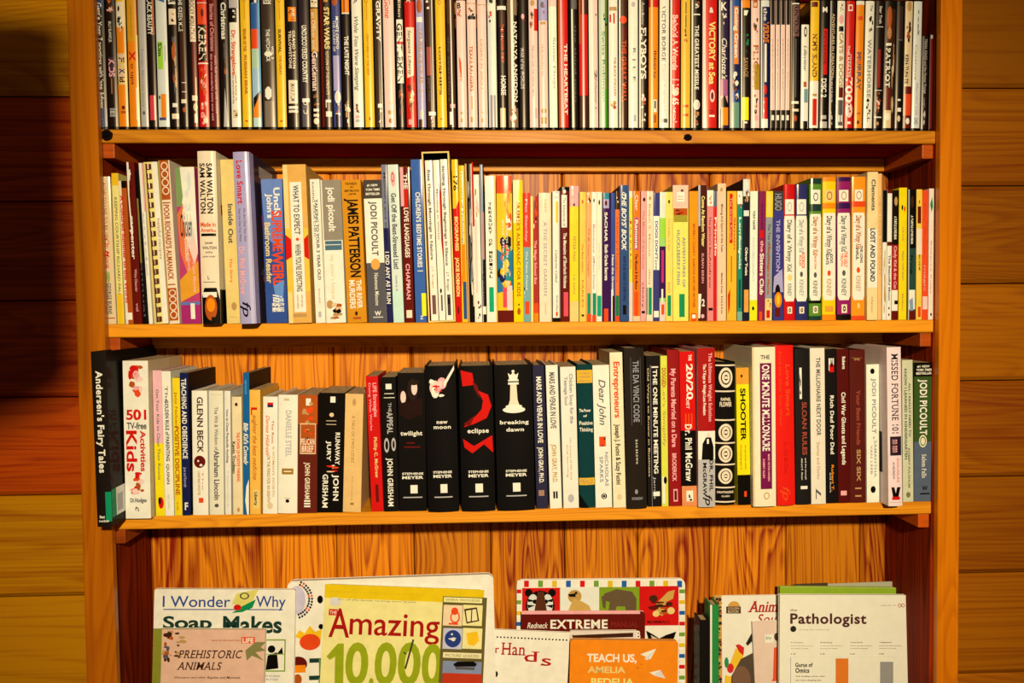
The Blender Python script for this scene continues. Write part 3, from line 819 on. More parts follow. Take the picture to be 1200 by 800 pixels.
914.2 919.8;A;third black-capped slim;r 0 .19 .08 .92 k|r .86 1 .0 1 k|t .3 .7 .4 .6 t season three|r .9 .94 .2 .8 w;kind=slim
920 925.4;A;fourth black-capped slim;r 0 .19 .08 .92 k|r .86 1 .0 1 k|t .3 .7 .4 .6 t season four|r .9 .94 .2 .8 w;kind=slim
926 937;k;black brown-masked;r 0 1 0 .08 t|r .02 .03 .1 .9 w|r .04 .28 .2 .9 #785048|T .05 .26 .3 .8 D UNTOLD|r .3 .76 .45 .6 S|r .79 .81 .1 .9 w|r .85 .87 .2 .9 c|e .9 .95 .3 .7 O
937.8 947.4;w;short white squiggle;e .02 .12 .3 .7 k|e .04 .1 .4 .6 w|i .2 .45 .3 .7 S Lifeview|r .55 .6 .3 .7 O|r .62 .75 .4 .9 #80a098|r .93 1 .2 .9 k;h=155
948 959;y;yellow-topped red-stickered ISLAND;r 0 .62 0 1 y|r .01 .05 .1 .8 m|T .26 .6 .25 .75 m NIM'S ISLAND|r .63 1 0 1 w|r .73 .75 .3 .8 t|r .77 .98 .3 .8 r
959.6 970.2;k;black DISC 2;H .05 .09 .2 .75 w M|r .22 .58 .35 .85 r|t .24 .5 .4 .7 m REVENGE|T .61 .76 .2 .75 w DISC 2|r .9 .93 .2 .8 s|r .95 1 .1 .9 s
970.8 978.2;k;thin black grey-lettered;r 0 1 0 .16 s|t .1 .6 .3 .7 a ADVENTURES IN CREATION|t .6 .8 .3 .6 s series|p .84 .98 .2 .8 s 4
978.8 988.4;w;cream animal-lettered;p .02 .1 .3 .8 kO 5|e .11 .18 .2 .8 p|r .2 .24 .2 .8 k|T .25 .68 .3 .8 t CATS & DOGS|r .68 .76 .3 .9 m|r .78 .98 .2 .9 S|H .9 .95 .3 .8 w II
989 999.8;r;red 700 numbered;r .03 .08 .2 .7 w|r .04 .07 .3 .6 r|t .35 .6 .2 .45 w THE KARATE|T .6 .8 .1 .8 w 700|t .42 .6 .5 .7 w movies|e .8 .92 .1 .9 A|p .8 .9 .3 .8 dO 4|r .95 .97 .3 .7 w
1000.4 1010.6;o;orange smudge-titled;r 0 .03 0 1 w|r .12 .15 .2 .8 x|T .4 .7 .2 .7 S MURRAY|t .4 .5 .3 .7 x THE|r .88 .89 .2 .7 O|e .94 .97 .3 .6 m
1011.2 1022.4;w;cream tall-lettered dark-pictured;t .03 .08 .5 .8 S The|p .1 .26 .3 .9 kdk 8|T .3 .76 .3 .7 h ~WATERHORSE|p .76 .88 .2 .9 kwd 8|t .88 .95 .4 .7 S LL
1023 1033.8;D;black group-portrait red-lettered;t .04 .18 .4 .7 w Star Trek|r .2 .205 .1 .9 w|r .38 .68 .35 .65 #a02018|r .7 .705 .1 .9 w|p .71 .9 .1 .9 OAOd 12|r .91 .92 .1 .9 w|e .95 .98 .3 .6 t
1034.4 1047.4;d;brown face-pictured;r .0 .06 0 1 k|e .04 .22 .15 .6 O|e .2 .3 .2 .6 #c88048|r .33 .36 .1 .6 w|r .35 .68 .05 .6 k|T .37 .68 .12 .5 w ~PATRIOT|r .68 .86 .1 .6 m|r .86 1 .1 .7 a|p .3 .9 .62 .95 at 10|e .88 .94 .2 .6 w
1048 1057.2;k;plain black warlike;r .04 .3 .2 .8 #3a2018|r .3 .31 .2 .8 S|r .77 .785 .3 .7 w|r .84 .87 .3 .8 w|e .9 .95 .3 .7 a
1057.8 1067.2;a;tan hero-titled;e .0 .08 .2 .8 t|p .15 .35 .1 .9 dkO 9|T .42 .65 .1 .5 k KEN-TUN-TE|r .67 .73 .1 1 m|r .73 .95 .1 1 x|r .92 .95 .0 1 w|r .9 1 0 1 m|e .92 .97 .3 .8 w
1067.8 1078.2;H;grey-white penguin-marked;p .05 .28 .4 .7 k 7|t .34 .62 .2 .5 t Casanova|i .64 .9 .4 .7 s Married Life|t .92 .97 .3 .7 S DVD
1078.8 1087;D;short black tall-lettered;t .03 .62 .3 .7 s TRIVIA KINGS and the Human Voyage|p .62 .98 .2 .8 Ss 9;h=139
1088.2 1091.8;m;very thin dark red;r 0 .04 .2 .9 s;kind=slim h=141
''', lean1, noun='dvd case', cat='dvd', group='disc cases on the top shelf', kind='dvd', depth=.130, hgt=.190, name='disc_case')
row(2, r'''
124.5 136 115.4 129 207;a;cream spotted-green old;t .04 .42 .25 .6 O ~HOW TO LIVE TO BE 100|i .42 .62 .3 .65 r Or More|e .64 .72 .3 .6 #9aa850|T .72 .93 .3 .65 S ~GEORGE BURNS|r .955 .962 .1 .9 O;kind=hc bulge=1.5 depth=.12
138 146.2 129.6 139.6 203;Y;pale yellow grey-lettered;t .16 .95 .3 .7 S KEEPING COURTSHIP RICHARD PAUL EVANS|r .0 .08 0 1 y|r .8 1 .1 .9 y
147 156.4 137.4 148.4 212;O;rust soup-titled;r 0 .05 0 1 k|r 0 1 0 .35 c|T .1 .85 .12 .55 r A Cultured Summer to the World|r .92 .97 .1 .9 w
157 167 148.4 157 190;m;maroon white zig-zag;g w .05,0 .3,.0 .3,.08 .22,.2 .4,.45 .25,.45 .05,.2|p .02 .2 .1 .6 kw 8|T .33 .6 .2 .6 w carpenter|t .66 .8 .4 .7 p White Oleander|t .87 .92 .4 .7 p vol
167.6 173.6 158 162 200;k;black narrow pamphlet;r .18 .6 .1 .5 #8c7c38|t .6 .95 .2 .6 S annual
174.2 179 162.6 166 191;w;skinny white leaning;r 0 .3 .7 1 p|t .3 .7 .3 .7 s guide;depth=.13
181.2 197.4 167.6 184 190;Y;yellow comb-bound cookery;r .0 1 .62 1 w|r 0 1 0 .2 C|t .35 .6 .72 .92 t helpful recipes;depth=.12 name=comb_bound_book noun=book label=yellow_comb-bound_book_with_brown_plastic_rings_down_its_spine
197.8 210.6 185 198.4 188;c;tan scroll-ornamented almanack;r 0 1 0 .12 t|r .0 .24 .12 .9 O|o .01 .06 .2 .85 c|o .06 .11 .2 .85 c|o .11 .16 .2 .85 c|o .16 .21 .2 .85 c|r .255 .262 .15 .85 O|T .27 .73 .25 .72 O ~POOR RICHARD'S ALMANACK|r .755 .762 .15 .85 O|r .78 .98 .12 .9 O|o .79 .83 .2 .85 c|o .83 .87 .2 .85 c|o .87 .92 .2 .85 c|o .92 .97 .2 .85 c
213.4 235.6 204 228.2 196;#c84068;rainbow swirl;r 0 .25 0 .4 #88a058|g w .25,.0 1,0 1,.55 .7,.5 .35,.2|p 0 .5 .2 .9 wHW 20|g #f07840 0,.3 .4,.22 .9,.55 1,.8 .6,.75 .1,.55|g A .3,.28 .7,.3 1,.55 .8,.62 .4,.45|j .3 .44 .15 .75 k Chicken|i .45 .6 .35 .6 w Collection|T .58 .8 .45 .6 p Stories that Heal|T .6 .8 .7 .85 p from Moms|g #f0a028 0,.72 1,.6 1,.8 0,.86|r .86 1 0 1 #b02868|r .86 .88 0 1 #6878a8|r .87 .97 .5 .72 w
236.6 258 228.2 254.4 177;c;tall cream MADE IN AMERICA;T .07 .36 .5 .8 k ~SAM WALTON|T .07 .36 .12 .4 k ~SAM WALTON|H .41 .435 .08 .9 x Made in|H .445 .465 .08 .9 x America|r .475 .49 .1 .9 k|H .525 .535 .3 .7 S SAM|H .55 .565 .15 .9 S WALTON|H .58 .59 .3 .7 S WITH|H .605 .612 .15 .85 S JOHN HUEY|H .72 .74 .4 .5 S L|r .755 .758 .15 .8 S|g k .05,1 .05,.84 .2,.79 .85,.79 1,.86 1,1|r .815 .845 .1 .85 w|e .83 .98 .2 .85 O|e .85 .93 .3 .75 o|r .96 1 .55 .85 k;kind=hc yf=-20 depth=.155 side=c;>r .8 1 0 1 k|r .1 .5 .4 .7 k|r .3 .36 .1 .8 r
266.2 281.4 258.6 272.4 187;C;peach INSIDE OUT;r 0 .4 0 .5 C|T .27 .4 .45 .8 S Inside|T .42 .51 .4 .75 S Out|t .6 .75 .4 .6 x The Story|e .87 .92 .4 .8 t|r .96 .962 .2 .8 t;depth=.13
281.6 300.4 271.6 292 178;l;tall lilac red-scripted;T .05 .3 .2 .55 r ~Love Smart|t .33 .52 .2 .34 S Find the One You Want|t .33 .52 .5 .64 S Fix the One You Got|T .55 .83 .12 .45 p ~Dr. Phil McGraw|i .87 .96 .2 .7 k fp|r 0 1 .7 .9 #ccc0d0;kind=hc yf=-34 depth=.165 side=#382c38;>g r .3,.35 .7,.3 .95,.5 .8,.7 .45,.6|r .05 .12 .3 .8 s|r 0 1 0 .12 l|p .65 .9 .2 .9 dOS 10
312.6 337.6 305 331 210;#34508c;blue bubble-lettered bathroom;g #7088b8 0,0 1,0 .9,.5 .1,.4|T .06 .26 .58 .85 w Uncle|T .1 .27 .25 .5 w John's|T .22 .5 .45 .9 x SUPREME|T .5 .76 .4 .88 x WEIRD|T .3 .72 .1 .35 C Bathroom Reader|g #6c94c0 .4,.74 .9,.7 .8,.86 .5,.86|H .83 .85 .35 .85 w BY THE|H .86 .88 .3 .85 w BATHROOM|H .89 .92 .3 .85 w READERS|i .8 .92 .35 .8 w inst;yf=2 depth=.13
338.6 365.4 331.6 357.2 193;#f0b050;orange-bordered EXPECTING;r 0 1 0 .2 #ffd880|r .4 .8 0 .25 #f8c840|r .4 .8 .8 1 #f8c840|g r 0,.44 .25,.47 .25,.58 0,.6|g r 1,.44 .8,.47 .8,.58 1,.6|r .11 .93 .28 .78 w|T .13 .44 .42 .65 S ~WHAT TO EXPECT|e .46 .48 .45 .6 x|T .5 .8 .42 .65 S ~WHEN YOU'RE EXPECTING|t .82 .91 .4 .5 t revised edition|t .82 .9 .58 .68 t with new text|r .94 .96 .2 .8 t;yf=-6 depth=.14
370.4 381.6 361.6 375.4 210;w;cream 3 YEAR OLD;t .02 .4 .2 .4 S RAISING YOUR CHILD|T .14 .7 .42 .72 S TALKING TO YOUR 3 YEAR OLD|t .76 .86 .4 .6 t Rosenfeld|r .92 .96 .3 .6 s
382.4 405.4 374.6 399.4 211;w;taupe-topped butterfly;r 0 .42 0 1 #9c8c70|T .05 .36 .35 .68 w jodi picoult|r .425 .49 .1 .95 #507078|r .45 .455 .1 .9 w|t .52 .84 .35 .55 a my sister's keeper|e .84 .9 .05 .4 t|p .85 .98 .1 .9 Oatk 12|r 0 1 0 .07 c
407.6 430 399.6 422.4 211;#e09018;mustard murder-story;H .02 .035 .2 .8 k THE WORLD'S|H .045 .055 .45 .6 k #1|H .07 .082 .15 .9 k BESTSELLING|H .095 .105 .35 .75 k WRITER|T .13 .68 .28 .8 k JAMES PATTERSON|T .7 .9 .55 .8 w THE RIVER|T .7 .9 .18 .45 w MURDERS|e .92 .95 .4 .55 d|r .96 .975 .3 .7 O
432.4 453.4 424.6 447.4 211;w;cream-over-grey medalled;r 0 .13 0 1 #4c4034|H .03 .045 .2 .8 w #1 NEW|H .06 .075 .12 .9 w YORK TIMES|H .09 .105 .12 .9 w BESTSELLER|T .15 .53 .35 .68 S ~JODI PICOULT|r .58 1 0 1 S|e .55 .63 .25 .75 #f0a848|t .65 .88 .42 .62 w ~Nineteen Minutes|H .92 .95 .35 .7 w W|r .96 .965 .25 .8 w
453.6 460.6 446.8 453.6 193;#20204c;thin navy grey-topped;r 0 .4 0 .8 #808088|t .05 .5 .3 .6 k Memoirs and essays|T .55 .88 .15 .75 w ~I DID ANY AS I RUN
461.4 473.6 453.6 466.4 193;#e4e8cc;pale stress-listed;e .04 .14 .25 .7 p|o .05 .11 .3 .6 r|T .18 .66 .25 .7 S Get Off the Best-Stressed List!|t .7 .85 .35 .55 S caren a. loucks|e .92 .95 .3 .6 S|r .8 1 0 1 #d4ecd8
474.6 485.6 467.6 480.2 196;m;wine-red LANGUAGES;r 0 .25 0 .35 p|T .04 .14 .4 .75 w THE|r .14 .26 .4 .7 r|T .26 .58 .3 .75 w ~LOVE LANGUAGES|T .62 .85 .3 .7 p ~CHAPMAN|r .92 .97 .2 .8 c
487.4 500.2 481.8 493.4 187;#3c64a0;blue bedtime-story;T .2 .66 .35 .75 w ~CHILDREN'S BEDTIME STORIES|r .68 .685 .3 .8 w|r .82 .96 .6 1 #fff020|H .96 .98 .4 .7 w Z;depth=.14
502 534 493.4 526.6 178;c;boxed;;name=slipcase_set label=cream-edged_slipcase_holding_three_slim_cream_books_with_red_covers
534.4 541.6 529 536.6 187;r;red black-numbered biographies;r 0 .3 0 1 y|T .1 .19 .2 .8 k 176|g r 0,.34 1,.25 1,.5 0,.5|T .35 .56 .25 .75 Y BIOGRAPHIES|T .6 .84 .25 .75 Y JACKIE ROBINSON|e .9 .95 .3 .6 m
541.8 548.2 537.2 544 194;y;amber blue-footed;r .04 .5 .35 .65 w|t .05 .5 .35 .65 S Frontiers of Technology|r .5 .75 .2 .8 o|r .74 .98 .3 .9 #285080|g o .1,.7 .5,.68 .3,.74 .1,.78
548.4 550.8 544.4 546.8 192;t;thin tan;
551 556.6 547.2 552 192;k;black speckled spine;p .0 .9 .1 .9 hSwk 26|r 0 .9 .8 1 c
556.8 558.6 552.2 554.4 190;r;thin red;r .4 1 0 1 w
558.8 565.2 554.8 561.2 205;w;pinkish-white worn;p .02 .3 .1 .9 pAt 12|r .3 .8 0 .4 A|p .85 .98 .1 .9 mk 5
565.4 570.4 561.4 567 193;k;black silver-edged;r 0 1 .1 .3 s|r 0 .3 .3 .7 #8090a0|r .3 .6 .3 .8 #c89080|t .6 .9 .3 .7 S magazine|r .9 .95 .1 .9 w
570.8 583.2 568.4 580 206;w;cream green-labelled MEDICAL;V .18 .7 .3 .62 k TREASURY OF MEDICAL|r .76 .93 .25 .68 #10a868|r 0 1 .85 1 C
583.6 601.6 580.6 600.6 206;y;many-coloured picture;r 0 .12 0 1 x|p .02 .4 .4 1 wxyo 16|g #287898 0,.5 .6,.55 1,.5 1,.78 0,.8|p .4 .78 .0 1 gqxnykC 26|r .74 .9 .35 .6 #f04858|r .75 .92 .62 .95 A|r .92 1 0 1 m|t .3 .7 .35 .48 w and the crew|t .34 .66 .6 .75 w pictures of the world;
602.4 613.6 601.4 612 211;#ffd400;bright yellow almanac;r 0 .3 0 .5 #fff0a0|T .15 .82 .35 .7 O ~FARMER'S ALMANAC FOR KIDS|e .9 .95 .35 .7 O|e .87 .885 .45 .6 k
613.8 622 613 621.2 226;#e83828;red-over-teal;T .05 .38 .3 .6 p Flat Stanley|r .42 1 0 1 #80a8a0|t .45 .75 .35 .6 w The New Friend|r .84 .94 .2 .8 x|p .72 .82 0 .3 wk 3
622.4 631.6 622 630.6 230;#b83024;crimson yellow-edged;r 0 1 0 .3 Y|p .02 .3 .35 .9 xmw 8|T .35 .7 .45 .75 p The Magic School Bus|r .85 1 .4 .95 x|r .93 1 .4 .95 o
632.4 646.6 631 646.2 226;c;wide cream GARDEN;t .05 .15 .45 .6 t BURNETT|t .22 .8 .38 .62 h ~A THE SECRET GARDEN|t .85 .95 .45 .55 t CLASSICS|r 0 1 .9 1 a
648 656.4 648 655.4 224;w;white yellow-tagged;r .08 .24 .45 .75 y|p 0 .06 .2 .9 lN 3|r .0 1 .85 1 s|i .45 .7 .35 .65 S Catherine Called|t .8 .92 .5 .7 S birdy|e .92 .96 .4 .7 x|r .97 1 0 1 k
657 667.4 656.2 667 219;m;maroon cream-boxed detective;r 0 .03 0 1 k|r .06 .3 .15 .75 w|t .08 .29 .3 .6 S The Adventures of|T .34 .75 .35 .7 w ~The Memoirs of Sherlock Holmes|r .78 .96 .35 .85 #f05058|e .02 .05 .35 .65 w
667.8 678.2 667.4 678 218;#ffd828;yellow pink-topped storybook;r 0 .15 0 1 p|p .02 .16 .2 .8 tk 5|T .37 .55 .38 .66 t ~PETER PAN|t .65 .8 .4 .6 t J. M. BARRIE|r .85 1 0 1 C
679.2 686.8 679 686.8 225;#ffcc50;plain golden;e .06 .09 .3 .6 O|t .4 .62 .35 .6 O The Black Stallion|t .68 .9 .35 .6 O FARLEY|r .945 .96 .3 .7 k
687.2 693.2 687.4 693 225;#ffb068;orange penguin-topped;p .0 .1 .1 .9 kw 5|o .28 .33 .3 .7 O|t .35 .65 .3 .6 O Mr. Popper's Penguins|r .78 .94 .2 .8 #10905c|r .94 1 .1 .9 x
693.4 699.2 693.2 699.4 225;w;cream peach-lettered;e .05 .08 .3 .6 k|t .25 .55 .3 .6 x Because of|t .5 .75 .3 .6 S Winn-Dixie|r .78 .95 .2 .9 #10905c|r .95 1 .1 .9 x
699.4 705.4 699.6 705.2 225;#ffecc0;ivory small-leafed;e .06 .1 .3 .65 G|t .4 .6 .35 .6 s Little Women|r .8 .96 .1 .9 #10a068
705.8 715.8 705.4 715.8 226;v;dark purple teal-topped;r 0 .05 .15 .8 q|r .05 .12 .15 .8 l|e .06 .1 .3 .6 m|T .15 .38 .3 .6 w SACHAR|T .4 .68 .3 .65 w Sixth Grade Secrets|r .9 1 .2 .7 x
716 720.6 716 720.6 226;#30508c;narrow blue storybook;T .48 .75 .25 .7 w Nate the Great|r .75 1 .1 .6 w|r .8 1 .4 .9 k
720.9 726.2 721 726.4 224;#f07038;orange black-topped;r 0 .14 0 1 d|p .02 .12 .2 .8 wk 3|t .2 .7 .3 .7 O Henry Huggins|r .8 .96 .1 .9 #107848|r .96 1 0 1 x
726.6 737 726.6 736.8 217;#305078;blue brush-lettered BOYS;J .06 .48 .2 .7 w THE BOYS' BOOK|o .05 .1 .2 .6 w|T .52 .85 .35 .65 n HOW TO BE THE BEST AT EVERYTHING|r .88 .95 .3 .7 k;yf=-3
737.4 741.4 737.2 741.4 224;#ffd838;yellow thin reader;r 0 .05 0 1 c|r .7 1 0 1 A|t .2 .6 .3 .7 O Junie
741.8 750.2 741.8 750.4 224;#f87818;orange pink-plaqued mouse;t .03 .15 .3 .7 w Clear|r .2 .45 .2 .75 P|T .22 .44 .3 .65 w Ramona|T .48 .76 .3 .65 d The Mouse & the Motor|r .77 .96 .2 .7 x|r .96 1 0 1 a
750.6 757 751.2 758 224;#ffa898;salmon pink;e .05 .08 .3 .8 d|t .15 .6 .3 .6 O The Mouse of the House|t .7 .9 .3 .6 k cleary|r .92 .94 .2 .8 k
757.6 765.2 758.4 765.2 224;#ffe0b0;ivory green-stickered;e .04 .07 .3 .7 t|t .1 .5 .3 .6 t Ralph S. Mouse|t .6 .72 .35 .6 O cleary|r .74 .95 .3 .8 #10905c|r .74 .95 .05 .15 k
765.6 772.6 765.4 773.2 226;#3c3c70;navy white-banded dog;r .18 .6 0 1 w|g w .0,.18 .8,.18 1,.23 0,.23|T .22 .52 .3 .7 N DOGS DON'T|t .52 .6 .3 .7 S Jones|r .92 .97 .1 .9 w
773 779.8 773.8 779.6 225;#a8d868;lime-topped purple;r 0 .2 0 1 #e8e8c0|r .2 .36 .2 .9 L|r .42 .82 0 1 v|r .45 .7 .3 .7 #c83068|r .75 .85 .3 .6 w|r .85 1 0 1 A|r .87 .95 .3 .8 x
780.2 788.4 780 788.4 225;#ffdc60;yellow small-titled;e .06 .09 .35 .6 k|t .2 .45 .35 .6 t The Indian in the|t .7 .78 .3 .6 t BANKS|r .8 .96 .25 .75 #10904c
788.8 806.8 788.6 806.4 217;#ffe860;wide lemon river-tale;r 0 .17 0 1 #ffc8a0|r .05 .12 .25 .75 w|e .03 .05 .5 .7 S|r .08 .085 .3 .7 t|r .1 .105 .3 .7 t|r .17 .22 .05 .95 O|p .17 .22 .1 .9 rkm 6|r .22 .27 .05 .95 #a89828|T .38 .75 .62 .8 h ~ADVENTURES OF|T .33 .73 .25 .45 h ~HUCKLEBERRY FINN|r .8 .97 .4 .75 #109050
807.8 818.2 807.6 818.2 224;#ff9814;orange brown-lettered;T .25 .5 .4 .65 O BEVERLY CLEARY|T .52 .9 .4 .65 O RAMONA AND HER MOTHER|r .94 1 .2 .8 x|r .95 .98 .3 .7 w
818.4 828.2 818.2 828.4 217;#4c1814;dark cocoa gold-lettered;r 0 .3 0 .25 s|T .08 .45 .4 .75 Y Come At Random Water|t .5 .72 .4 .65 p SUSAN EIKEN|g w 0,.8 .35,.8 .2,.98 0,.98|H .84 .89 .4 .75 w 2|e .95 .98 .3 .7 p
828.8 836 829 836 223;#f08878;rose white-capped;r 0 .12 0 1 w|p .03 .12 .2 .8 xt 4|t .2 .5 .3 .6 m The Janitor's Boy|t .5 .75 .3 .6 m Andrew|r .9 .92 .2 .9 k
836.2 840.8 836.4 840.8 224;#d81818;slim scarlet white-lettered;r 0 .12 0 1 #506878|T .2 .5 .3 .7 w Frindle|r .0 1 .8 1 p
841.2 850.8 841 850.8 215;#ffcc98;peach grey-lettered;T .15 .5 .4 .65 S ~Mixing Kid Sport of the Year|T .65 .8 .4 .6 S Matthew Kress|t .82 .95 .4 .6 S little|e .03 .06 .3 .6 t
851.8 863 852 864 224;#ffb828;amber red-ribboned;r .02 .4 .25 .55 r|t .05 .38 .3 .5 p The Great Kapok|T .2 .45 .7 .85 O Simon|r .5 .7 .4 .5 O|g r .1,.8 .35,.75 .3,.9 .15,.95
863.8 869.6 864.6 870.2 224;#208868;green white-lettered reader;r 0 .1 0 1 w|p .02 .14 .2 .8 rw 4|T .2 .5 .3 .7 w Lemony|T .35 .6 .3 .7 w Penderwicks|r .68 .9 .3 .7 #0c5038|r .93 1 0 1 #80b090
870.2 877.8 870.6 879 210;#1c1820;tall black pictured;r 0 .12 0 1 H|p 0 .18 .2 .9 tOkw 9|r .22 .26 .1 .9 H|T .48 .68 .35 .7 w Oliver Twist|r .78 .94 .2 .9 #f0a040|r .94 1 0 1 #181828;yf=-2
878.4 887.2 879 888.6 224;#fff4e0;white yellow-footed;T .15 .3 .35 .65 k TONY HAWK|T .35 .7 .3 .6 #c8d8c0 AUTOBIOGRAPHY|r .84 1 0 1 #f0e818|e .89 .92 .3 .6 k
888 896.2 889.6 897.6 224;V;mauve white-chunky;t .1 .3 .35 .65 v mcdonald|r .3 .36 .2 .7 r|T .38 .47 .3 .7 p the|T .48 .8 .25 .75 w Sisters Club|r .93 1 .2 .6 x
896.4 904.8 898 906.4 224;#989890;grey yellow-topped;r 0 .2 0 1 #f8d820|r .02 .18 .3 .6 C|t .25 .6 .3 .7 #504c60 The Tale of Despereaux|T .4 .8 .3 .6 O The Fudge-a-Mania|r .83 1 0 1 C|p .83 .9 .2 .9 kx 4|r .92 .98 .2 .7 r
905.4 917.8 906.6 917.2 224;#3c3878;indigo candle-lit;r 0 .15 0 1 #403838|T .02 .15 .2 .8 h HUGO|T .22 .62 .3 .65 l THE INVENTION|g l .1,.66 .9,.6 1,.78 0,.78|e .72 .84 .2 .7 k|e .78 .9 .15 .85 o|e .8 .88 .35 .65 y|r .9 .97 .2 .7 m
919 932 919.2 931.4 216;#d41010;red face-boxed diary;r .11 .22 .12 .9 w|o .13 .2 .3 .7 s|g w .08,.23 .92,.23 .98,.27 .98,.83 .85,.86 .15,.86 .04,.83 .04,.27|T .26 .64 .3 .68 S Diary of a Wimpy Kid|e .66 .71 .3 .7 C|t .73 .82 .3 .65 S KINNEY|r .9 .95 .3 .7 c|e .91 .94 .4 .6 k;kind=hc bulge=1.8 depth=.135
932.6 946.4 932.8 946 216;#2c2c5c;navy face-boxed diary;r .11 .22 .12 .9 w|o .13 .2 .3 .7 s|g w .08,.23 .92,.23 .98,.27 .98,.83 .85,.86 .15,.86 .04,.83 .04,.27|T .26 .5 .3 .68 h Diary of a Wimpy Kid|T .5 .62 .5 .75 x RODRICK|T .52 .6 .3 .45 x RULES|e .64 .68 .35 .6 S|t .7 .82 .3 .65 h KINNEY|r .9 .95 .3 .7 c|e .91 .94 .4 .6 k;kind=hc bulge=1.8 depth=.14
948.6 962.4 948.8 963.2 209;#5c8c28;green face-boxed diary;r .0 .04 0 1 G|r .18 .23 0 1 G|r .08 .18 .12 .9 w|o .1 .16 .3 .7 S|g w .08,.25 .92,.25 .98,.28 .98,.83 .85,.86 .15,.86 .04,.83 .04,.28|T .27 .54 .3 .68 O Diary of a Wimpy Kid|T .54 .64 .4 .55 r THE LAST STRAW|e .66 .7 .35 .6 S|t .72 .83 .3 .65 S KINNEY|r .86 .88 0 1 k|r .9 .95 .3 .7 c|e .91 .94 .4 .6 k|r .97 1 0 1 G;kind=hc bulge=1.8 depth=.14
964 979.4 964.4 980 207.5;#ffd010;yellow face-boxed diary;r .0 .03 0 1 o|r .18 .22 0 1 o|r .09 .17 .15 .85 C|o .1 .16 .3 .7 O|g w .08,.25 .92,.25 .98,.28 .98,.83 .85,.86 .15,.86 .04,.83 .04,.28|T .27 .54 .3 .68 S Diary of a Wimpy Kid|T .54 .6 .55 .75 k DOG|T .54 .61 .25 .45 k DAYS|e .65 .69 .35 .6 x|t .71 .83 .3 .65 t KINNEY|r .9 .94 .2 .8 #f0a030|r .96 1 0 1 o;kind=hc bulge=1.8 depth=.14
981.6 997 981.4 996.4 207.5;#9c1c5c;magenta face-boxed diary;r .0 .03 0 1 v|r .18 .22 0 1 v|r .09 .17 .15 .85 w|o .1 .16 .3 .7 t|g w .08,.25 .92,.25 .98,.28 .98,.83 .85,.86 .15,.86 .04,.83 .04,.28|T .27 .52 .3 .68 S Diary of a Wimpy Kid|T .52 .63 .5 .75 x THE UGLY|T .53 .62 .25 .42 x TRUTH|e .65 .69 .35 .6 S|t .71 .83 .3 .65 S KINNEY|r .89 .95 .3 .7 c|e .9 .94 .4 .6 k|r .96 1 0 1 D;kind=hc bulge=1.8 depth=.14
998 1013.6 998.6 1014.8 207;#ff9818;orange face-boxed diary;r .17 .21 0 1 x|r .09 .17 .2 .8 w|o .1 .16 .3 .7 t|g w .1,.25 .9,.25 .96,.28 .96,.83 .85,.86 .17,.86 .08,.83 .08,.28|T .27 .5 .3 .68 O Diary of a Wimpy Kid|T .48 .6 .62 .8 k THE LONG|T .5 .58 .3 .5 k HAUL|e .63 .67 .35 .6 x|t .69 .8 .3 .65 t KINNEY|e .88 .92 .4 .6 C|r .97 1 0 1 x;kind=hc bulge=1.8 depth=.14
1016.2 1028.4 1017.4 1028.4 201.5;#ffdc90;tall cream LOST-titled;T .05 .26 .4 .75 S Clements|r .38 .78 0 .95 w|T .38 .74 .3 .72 k LOST AND FOUND|t .84 .95 .4 .55 t Atheneum;yf=-4
1028.8 1033.6 1028.6 1034.4 203.5;#ffc070;narrow tan tall;t .15 .7 .3 .6 t VIEW FROM SATURDAY|r 0 1 .8 1 t
1034 1038.8 1035 1039.6 223;#fff0e0;dotted white black-capped;r 0 .4 0 1 k|p .42 1 .2 .8 tta 16
1039.2 1044.4 1040.4 1045.6 222;w;white MOON;r 0 .03 0 1 m|r .4 .43 0 1 m|T .5 .85 .3 .7 S The Beautiful Moon|e .9 .92 .3 .6 m|e .95 .97 .3 .6 m
1044.8 1052.4 1046 1053.4 223;#b01c1c;red black-topped bear;r 0 .42 0 1 D|e .05 .12 .3 .8 t|T .2 .38 .3 .65 w A TURTLE LOVES BEAR|T .43 .76 .3 .7 p Cindy Kid & the Cat|r .77 .96 0 .9 w|r .85 .88 .4 .9 k|r .93 1 0 1 m
1053 1062.2 1053.8 1063.2 220;#ffdc10;bright yellow brown-lettered;e .13 .17 .3 .5 k|e .14 .18 .6 .8 x|t .3 .4 .4 .6 t ICE AGE|T .48 .7 .4 .6 t READ THE SIGN|t .8 .93 .4 .6 t Matthew
1063.8 1073 1064.6 1073.6 222;#284838;dark green black-topped;r 0 .45 .2 1 k|e .05 .14 .3 .7 d|T .2 .42 .35 .6 w A TURTLE LOVES BEAR|t .5 .65 .35 .6 k frog|r .77 .92 .15 .9 w|g #88a0a8 .2,.85 .6,.83 .7,.95 .3,.97|r .93 1 .15 .9 m|r 0 1 0 .15 s
1073.6 1080.2 1074.2 1081 222;#ffd048;small yellow plaque;e .08 .11 .4 .6 O|r .13 .26 .2 .8 m|r .3 .5 0 1 c|t .5 .62 .4 .7 k MAX AND ME|r .9 .98 .3 .8 x
1080.4 1087.4 1081 1088 223;#f85020;orange-red;T .1 .5 .35 .6 x Fifty Fables|t .58 .78 .3 .6 p magic|r .82 .92 .1 .9 A
1087.8 1093.4 1088.6 1095.2 221;#ffe4c0;cream green-leafed;g g .2,.12 .6,.06 .8,.14 .5,.18|t .4 .8 .35 .6 t Robert's Rules|r .95 .97 .4 .7 k
''', None, noun='book', cat='book', group='books on the second shelf', kind='pb', depth=.118, name='book')
